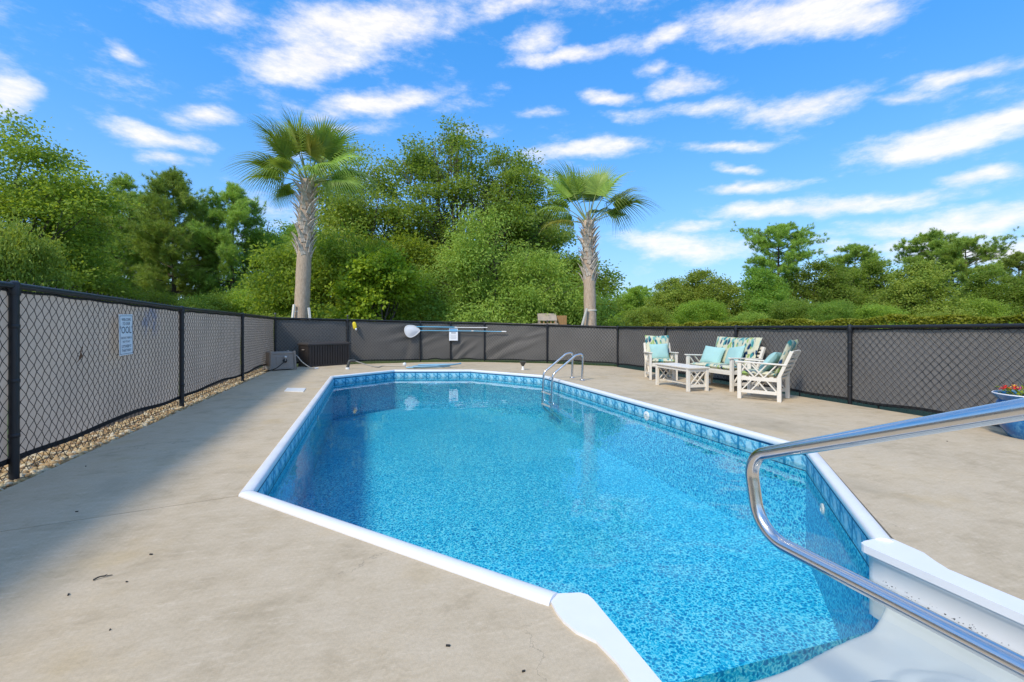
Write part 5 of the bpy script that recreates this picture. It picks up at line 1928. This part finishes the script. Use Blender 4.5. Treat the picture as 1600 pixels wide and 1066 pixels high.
# vine along the outside of the right fence
def vine_hedge():
    rng = np.random.default_rng(15)
    n = 11000
    pts = np.array([p for p in RIGHT if p[1] > -1])
    y0, y1 = 1.5, 11.2
    v = rng.uniform(y0, y1, n)
    u = np.interp(v, pts[::-1, 1], pts[::-1, 0]) + .09 + np.abs(rng.normal(0, .07, n))
    topz = np.interp(v, pts[::-1, 1], pts[::-1, 2]) + .10 + .025 * np.sin(v * 3.1) + .022 * np.sin(v * 8.3 + 1) + np.clip((7.5 - v) * .006, -.02, .03)
    z = topz - np.abs(rng.normal(0, .06, n))
    p = np.stack([u, v, z], -1)
    ax = unit(rng.normal(0, 1, (n, 3)) + np.array([-.2, 0, .3])); nr = unit(rng.normal(0, .6, (n, 3)) + np.array([-.4, -.3, .8]))
    V = leaf_quads(p, ax, nr, rng.uniform(.035, .065, n), rng.uniform(.022, .04, n))
    t = thing('vine_hedge', 'yellow-green leafy vine growing over the top of the right fence', 'vine', (7.3, 6, -.07))
    o = link('foliage', np_mesh('foliage', V, np.arange(len(V)).reshape(-1, 4)), M['vine']); o.parent = t; o.matrix_parent_inverse = Matrix.Translation((-7.3, -6, .07))
    mb = MB()
    for k in range(7):
        y = 2.2 + k * 1.3
        x = float(np.interp(y, pts[::-1, 1], pts[::-1, 0])) + .13
        mb.tube([(x, y, -.1), (x + .02, y + .1, .6), (x, y + .3, 1.15)], .012, 6)
    o = mb.build('stem', M['bark']); o.parent = t; o.matrix_parent_inverse = Matrix.Translation((-7.3, -6, .07))


vine_hedge()


# tall grass clump behind the left fence
def grass_clump():
    u, v = at(388, 15.3)
    t = thing('ornamental_grass', 'arching clump of tall grass behind the left fence corner', 'grass clump', (u, v, -.07))
    rng = np.random.default_rng(8)
    n = 420
    V, F = [], []
    for k in range(n):
        a = rng.uniform(0, 6.28); h = rng.uniform(1.3, 1.95); out = rng.uniform(.25, 1.0)
        w = .012
        b = np.array([rng.normal(0, .22), rng.normal(0, .15), 0])
        d = np.array([math.cos(a), math.sin(a), 0]); s = np.array([-d[1], d[0], 0]) * w
        for j in range(6):
            f = j / 5
            p = b + d * out * f ** 2.2 + np.array([0, 0, h * (f - .28 * f ** 4 * out)])
            V += [p - s * (1 - f * .9), p + s * (1 - f * .9)]
            if j: m_ = len(V); F.append((m_ - 4, m_ - 3, m_ - 1, m_ - 2))
    link('blades', np_mesh('blades', V, F), M['vine'], t)


grass_clump()


# ------------------------------------------------------------------ palms
def frond_mesh(seed, Lp=1.1, Lf=1.0, droop=.35, n=40):
    """fan leaf: stalk along +y from the origin, blade in the xy plane, top +z"""
    rng = np.random.default_rng(seed)
    V, F = [], []
    stalk = MB()
    sp = [Vector((0, Lp * t, .10 * math.sin(t * 1.5))) for t in np.linspace(0, 1, 6)]
    stalk.tube(sp, [.030, .022, .018, .016, .014, .011], 6)
    tip = np.array([0, Lp, .10 * math.sin(1.5)])
    for k in range(n):
        q = k / (n - 1) * 2 - 1                      # -1..1
        ang = q * R_(102)
        # costa: the attachment moves forward for the middle segments and bends down
        att = tip + np.array([0, .34 * (1 - abs(q)) ** .8, -.05 * (1 - abs(q))])
        L = Lf * (1 - .30 * abs(q) ** 1.6) * rng.uniform(.9, 1.06)
        d = np.array([math.sin(ang), math.cos(ang), 0.])
        up = np.array([0, 0, 1.])
        vee = .75 * abs(math.sin(ang)) * (1 - .35 * abs(q))
        s = np.cross(d, up)
        pts = []
        for j in range(7):
            f = j / 6
            z = vee * L * f - droop * L * f ** 2.6 * (1.1 + .8 * abs(q)) + rng.normal(0, .02) * f
            p = att + d * L * (f - .16 * f ** 3 * droop) + up * z
            w = [.012, .022, .023, .017, .011, .006, .001][j] * (Lf ** .5)
            pts.append((p - s * w - up * w * .35, p, p + s * w - up * w * .35))
        base = len(V)
        for a, b, c in pts: V += [a, b, c]
        for j in range(6):
            b0 = base + j * 3
            F += [(b0, b0 + 1, b0 + 4, b0 + 3), (b0 + 1, b0 + 2, b0 + 5, b0 + 4)]
    blade = np_mesh('blade', V, F)
    return blade, stalk.mesh('stalk', True)


FR = [frond_mesh(1, 1.0, 1.0, .22), frond_mesh(2, 1.05, 1.0, .42), frond_mesh(3, 1.0, 1.0, .75), frond_mesh(4, .9, .95, .5)]
for b_, s_ in FR:
    b_.materials.append(M['frond']); s_.materials.append(M['petiole'])


def boot_mesh():
    mb = MB()
    # a split leaf base: tapering, curving outward, two prongs
    for s in (-1, 1):
        vs = []
        for (z, o, w, th, x) in ((0, 0, .055, .03, .035), (.12, .015, .045, .026, .03), (.25, .055, .034, .020, .020), (.36, .115, .020, .012, .012), (.42, .155, .008, .006, .008)):
            cx = s * x
            vs += [(cx - w, o, z), (cx + w, o, z), (cx + w * .8, o + th, z), (cx - w * .8, o + th, z)]
        fs = []
        for k in range(4):
            for e in range(4):
                fs.append((k * 4 + e, k * 4 + (e + 1) % 4, k * 4 + 4 + (e + 1) % 4, k * 4 + 4 + e))
        fs += [(3, 2, 1, 0), (16, 17, 18, 19)]
        mb.add(vs, fs)
    me = mb.mesh('leaf_base'); me.materials.append(M['boot'])
    return me


BOOT = boot_mesh()


def palm(px_foot, px_top, D, y_boot0, y_top, label, fronds, seed, r0, r1):
    rng = random.Random(seed)
    u, v = at(px_foot, D)
    t = thing('palm_tree', label, 'palm tree', (u, v, -.07), 0, 'cabbage palms behind the back fence')
    zt0 = zt(y_top, D) + .07; zb = zt(y_boot0, D) + .07
    shift = RGT * ((px_top - px_foot) * D / FPX)
    mb = MB()
    path, rr = [], []
    for k in range(22):
        f = k / 21
        z = zt0 * f
        wob = 1 + .03 * math.sin(k * 2.3 + seed)
        path.append(shift * f ** 1.2 + UP * z); rr.append((r0 + (r1 - r0) * f) * wob * (1.0 if z < zb else .90))
    mb.tube(path, rr, 20)
    mb.build('trunk', M['palm_bark'], t, True)
    # leaf bases in a spiral
    n = int((zt0 - zb) / .034)
    for k in range(n):
        f = (k + .5) / n
        z = zb - .12 + (zt0 - zb + .02) * f
        ff = z / zt0
        c = shift * ff ** 1.2
        a = k * 2.39996 + rng.uniform(-.15, .15)
        rad = (r0 + (r1 - r0) * ff) * .86
        o = link('leaf_base', BOOT, None, t)
        lean = R_(4 + 20 * f) + rng.uniform(-.08, .08)
        o.matrix_local = Matrix.Translation(c + Vector((math.cos(a) * rad, math.sin(a) * rad, z))) @ Matrix.Rotation(a - math.pi / 2, 4, 'Z') @ Matrix.Rotation(-lean, 4, 'X') @ Matrix.Rotation(rng.uniform(-.35, .35), 4, 'Y') @ Matrix.Diagonal((1, 1, rng.uniform(.8, 1.15), 1))
    top = shift + UP * (zt0 - .12)
    for (dx, dy, dep, kind, yel) in fronds:
        tgt = RGT * (dx * D / FPX) + UP * (dy * D / FPX) + FWD * dep
        L = tgt.length
        y = tgt.normalized()
        ref = UP if abs(y.z) < .95 else -FWD
        x = y.cross(ref).normalized(); z = x.cross(y)
        tw = Matrix.Rotation(rng.uniform(-.8, .8), 4, 'Y')
        sc = L / 1.6
        mat = Matrix((x, y, z)).transposed().to_4x4()
        hold = link('frond', FR[kind][0], None, t)
        hold.matrix_local = Matrix.Translation(top) @ mat @ tw @ Matrix.Scale(sc, 4)
        if yel:
            hold.material_slots[0].link = 'OBJECT'; hold.material_slots[0].material = M['frond_yellow']
        link('stalk', FR[kind][1], None, hold)
    return t


# frond tips as offsets from the crown in picture pixels at the palm's distance (dx right, dy up, depth in m)
fr_left = [(-54, 70, -.1, 1, 0), (-32, 82, .4, 0, 0), (-5, 80, -.2, 0, 0), (20, 80, .3, 0, 0), (48, 68, .1, 1, 0), (-80, 34, .1, 2, 0), (-70, 8, -.3, 2, 0), (-46, -14, .2, 2, 0),
           (70, 38, -.2, 2, 0), (82, 14, .2, 2, 0), (64, -10, -.3, 2, 0), (20, 50, -.9, 1, 1), (-34, 46, -.8, 1, 0), (56, 58, .7, 1, 0), (0, 62, 1.2, 1, 0), (-64, 44, .5, 2, 0), (66, 26, .6, 2, 0), (76, -4, -.5, 2, 0), (-58, -4, .7, 2, 0), (30, 6, -1.0, 2, 0), (-14, 74, -.5, 0, 0), (-30, 20, -.8, 2, 0), (36, 66, -.4, 1, 0),
           (-20, 18, 1.6, 2, 0), (40, 20, 1.3, 2, 0), (-48, 64, -.5, 0, 0), (48, 16, -.9, 2, 0)]
palm(469, 481, 16.2, 398, 282, 'taller cabbage palm on the left, trunk smooth below and cross-hatched above', fr_left, 3, .262, .235)
fr_right = [(-38, 70, .1, 1, 0), (-18, 74, .4, 0, 0), (22, 74, .3, 0, 0), (40, 60, -.3, 1, 0), (62, 46, .1, 1, 0), (70, 32, -.2, 2, 0), (56, 20, .4, 2, 0), (-52, 34, .2, 1, 0),
            (-62, 20, -.3, 2, 0), (-60, -2, -.2, 3, 1), (-40, 12, .7, 2, 0), (20, 60, 1.1, 1, 0), (-30, 60, 1.0, 1, 0), (30, 34, 1.3, 2, 0), (-52, 66, .5, 0, 0), (8, 70, .6, 0, 0)]
palm(923, 919, 16.8, 438, 345, 'shorter cabbage palm on the right with thin open crown', fr_right, 5, .245, .195)

# stakes and straps at the palms
def stake(p0, p1, w, label, mat):
    mb = MB(); mb.bar(p0, p1, w, w * .5, bev=.004)
    tag(mb.build('wooden_stake', mat), label, 'stake', 'stakes propping the palms')


D = 16.6
a = Vector((*at(893, 16.2), -.07)); b = Vector((*at(917, 16.5), zt(482, 16.5)))
stake(a, b, .09, 'slanting grey pole propping the right palm', M['stake_wood'])
a = Vector((*at(449, 15.7), -.07)); b = Vector((*at(459.5, 15.9), zt(476, 15.9)))
stake(a, b, .10, 'pale board leaning on the left side of the left palm', M['white_wood'])
a = Vector((*at(492, 15.6), -.07)); b = Vector((*at(482.5, 15.9), zt(481, 15.9)))
stake(a, b, .08, 'pale board leaning on the right side of the left palm', M['white_wood'])
for (px, D, y, r, lab) in ((471, 16.2, 487, .239, 'pale strap tied round the left palm trunk'), (922.7, 16.8, 485, .226, 'pale strap tied round the right palm trunk')):
    u, v = at(px, D); z = zt(y, D)
    mb = MB(); n = 28
    mb.lathe([(r, -.02), (r + .008, -.02), (r + .008, .02), (r, .02)], n, (u, v, z))
    tag(mb.build('trunk_strap', M['white_wood']), lab, 'strap', 'straps on the palms')


# little timber playhouse behind the back fence
def playhouse():
    D = 19.5
    u, v = at(856, D)
    t = thing('wooden_playhouse', 'weathered timber playhouse roof and cedar panel behind the back fence', 'playhouse', (u, v, -.07), -YAW)
    k = D / FPX
    x0, x1 = (840 - 856) * k, (869.5 - 856) * k
    z0, z1 = zt(501.5, D) + .07, zt(490, D) + .07
    mb = MB(); n = 5
    for i in range(n):
        za, zb = z0 + (z1 - z0) * i / n, z0 + (z1 - z0) * (i + 1) / n
        ya, yb = -.25 + .5 * i / n, -.25 + .5 * (i + 1) / n
        m_ = MB(); m_.bar(((x0 + x1) / 2, ya, za), ((x0 + x1) / 2, yb, zb), x1 - x0, .03, bev=.003); m_.build('roof_board', M['wood_tan'], t)
    for x in (x0 + .05, x1 - .05):
        for y in (-.2, .22):
            m_ = MB(); m_.box((x, y, z0 / 2), (.07, .07, z0 - .02)); m_.build('post', M['wood_tan'], t)
    for i in range(5):
        m_ = MB(); m_.box((x0 + .1 + i * (x1 - x0 - .2) / 4, -.21, z0 - .07), (.06, .03, .10)); m_.build('slat', M['wood_orange'], t)
    m_ = MB(); m_.box(((x0 + x1) / 2 - .1, -.22, z0 - .13), (x1 - x0 + .3, .06, .05)); m_.build('beam', M['wood_tan'], t)
    xa, xb, zb = (870 - 856) * k, (886 - 856) * k, zt(493, D) + .07
    for i in range(6):
        w = (xb - xa) / 6
        m_ = MB(); m_.box((xa + w * (i + .5), .1, zb / 2), (w - .008, .025, zb - .01 * (i % 2)), bev=.002); m_.build('plank', M['wood_orange'], t)


playhouse()
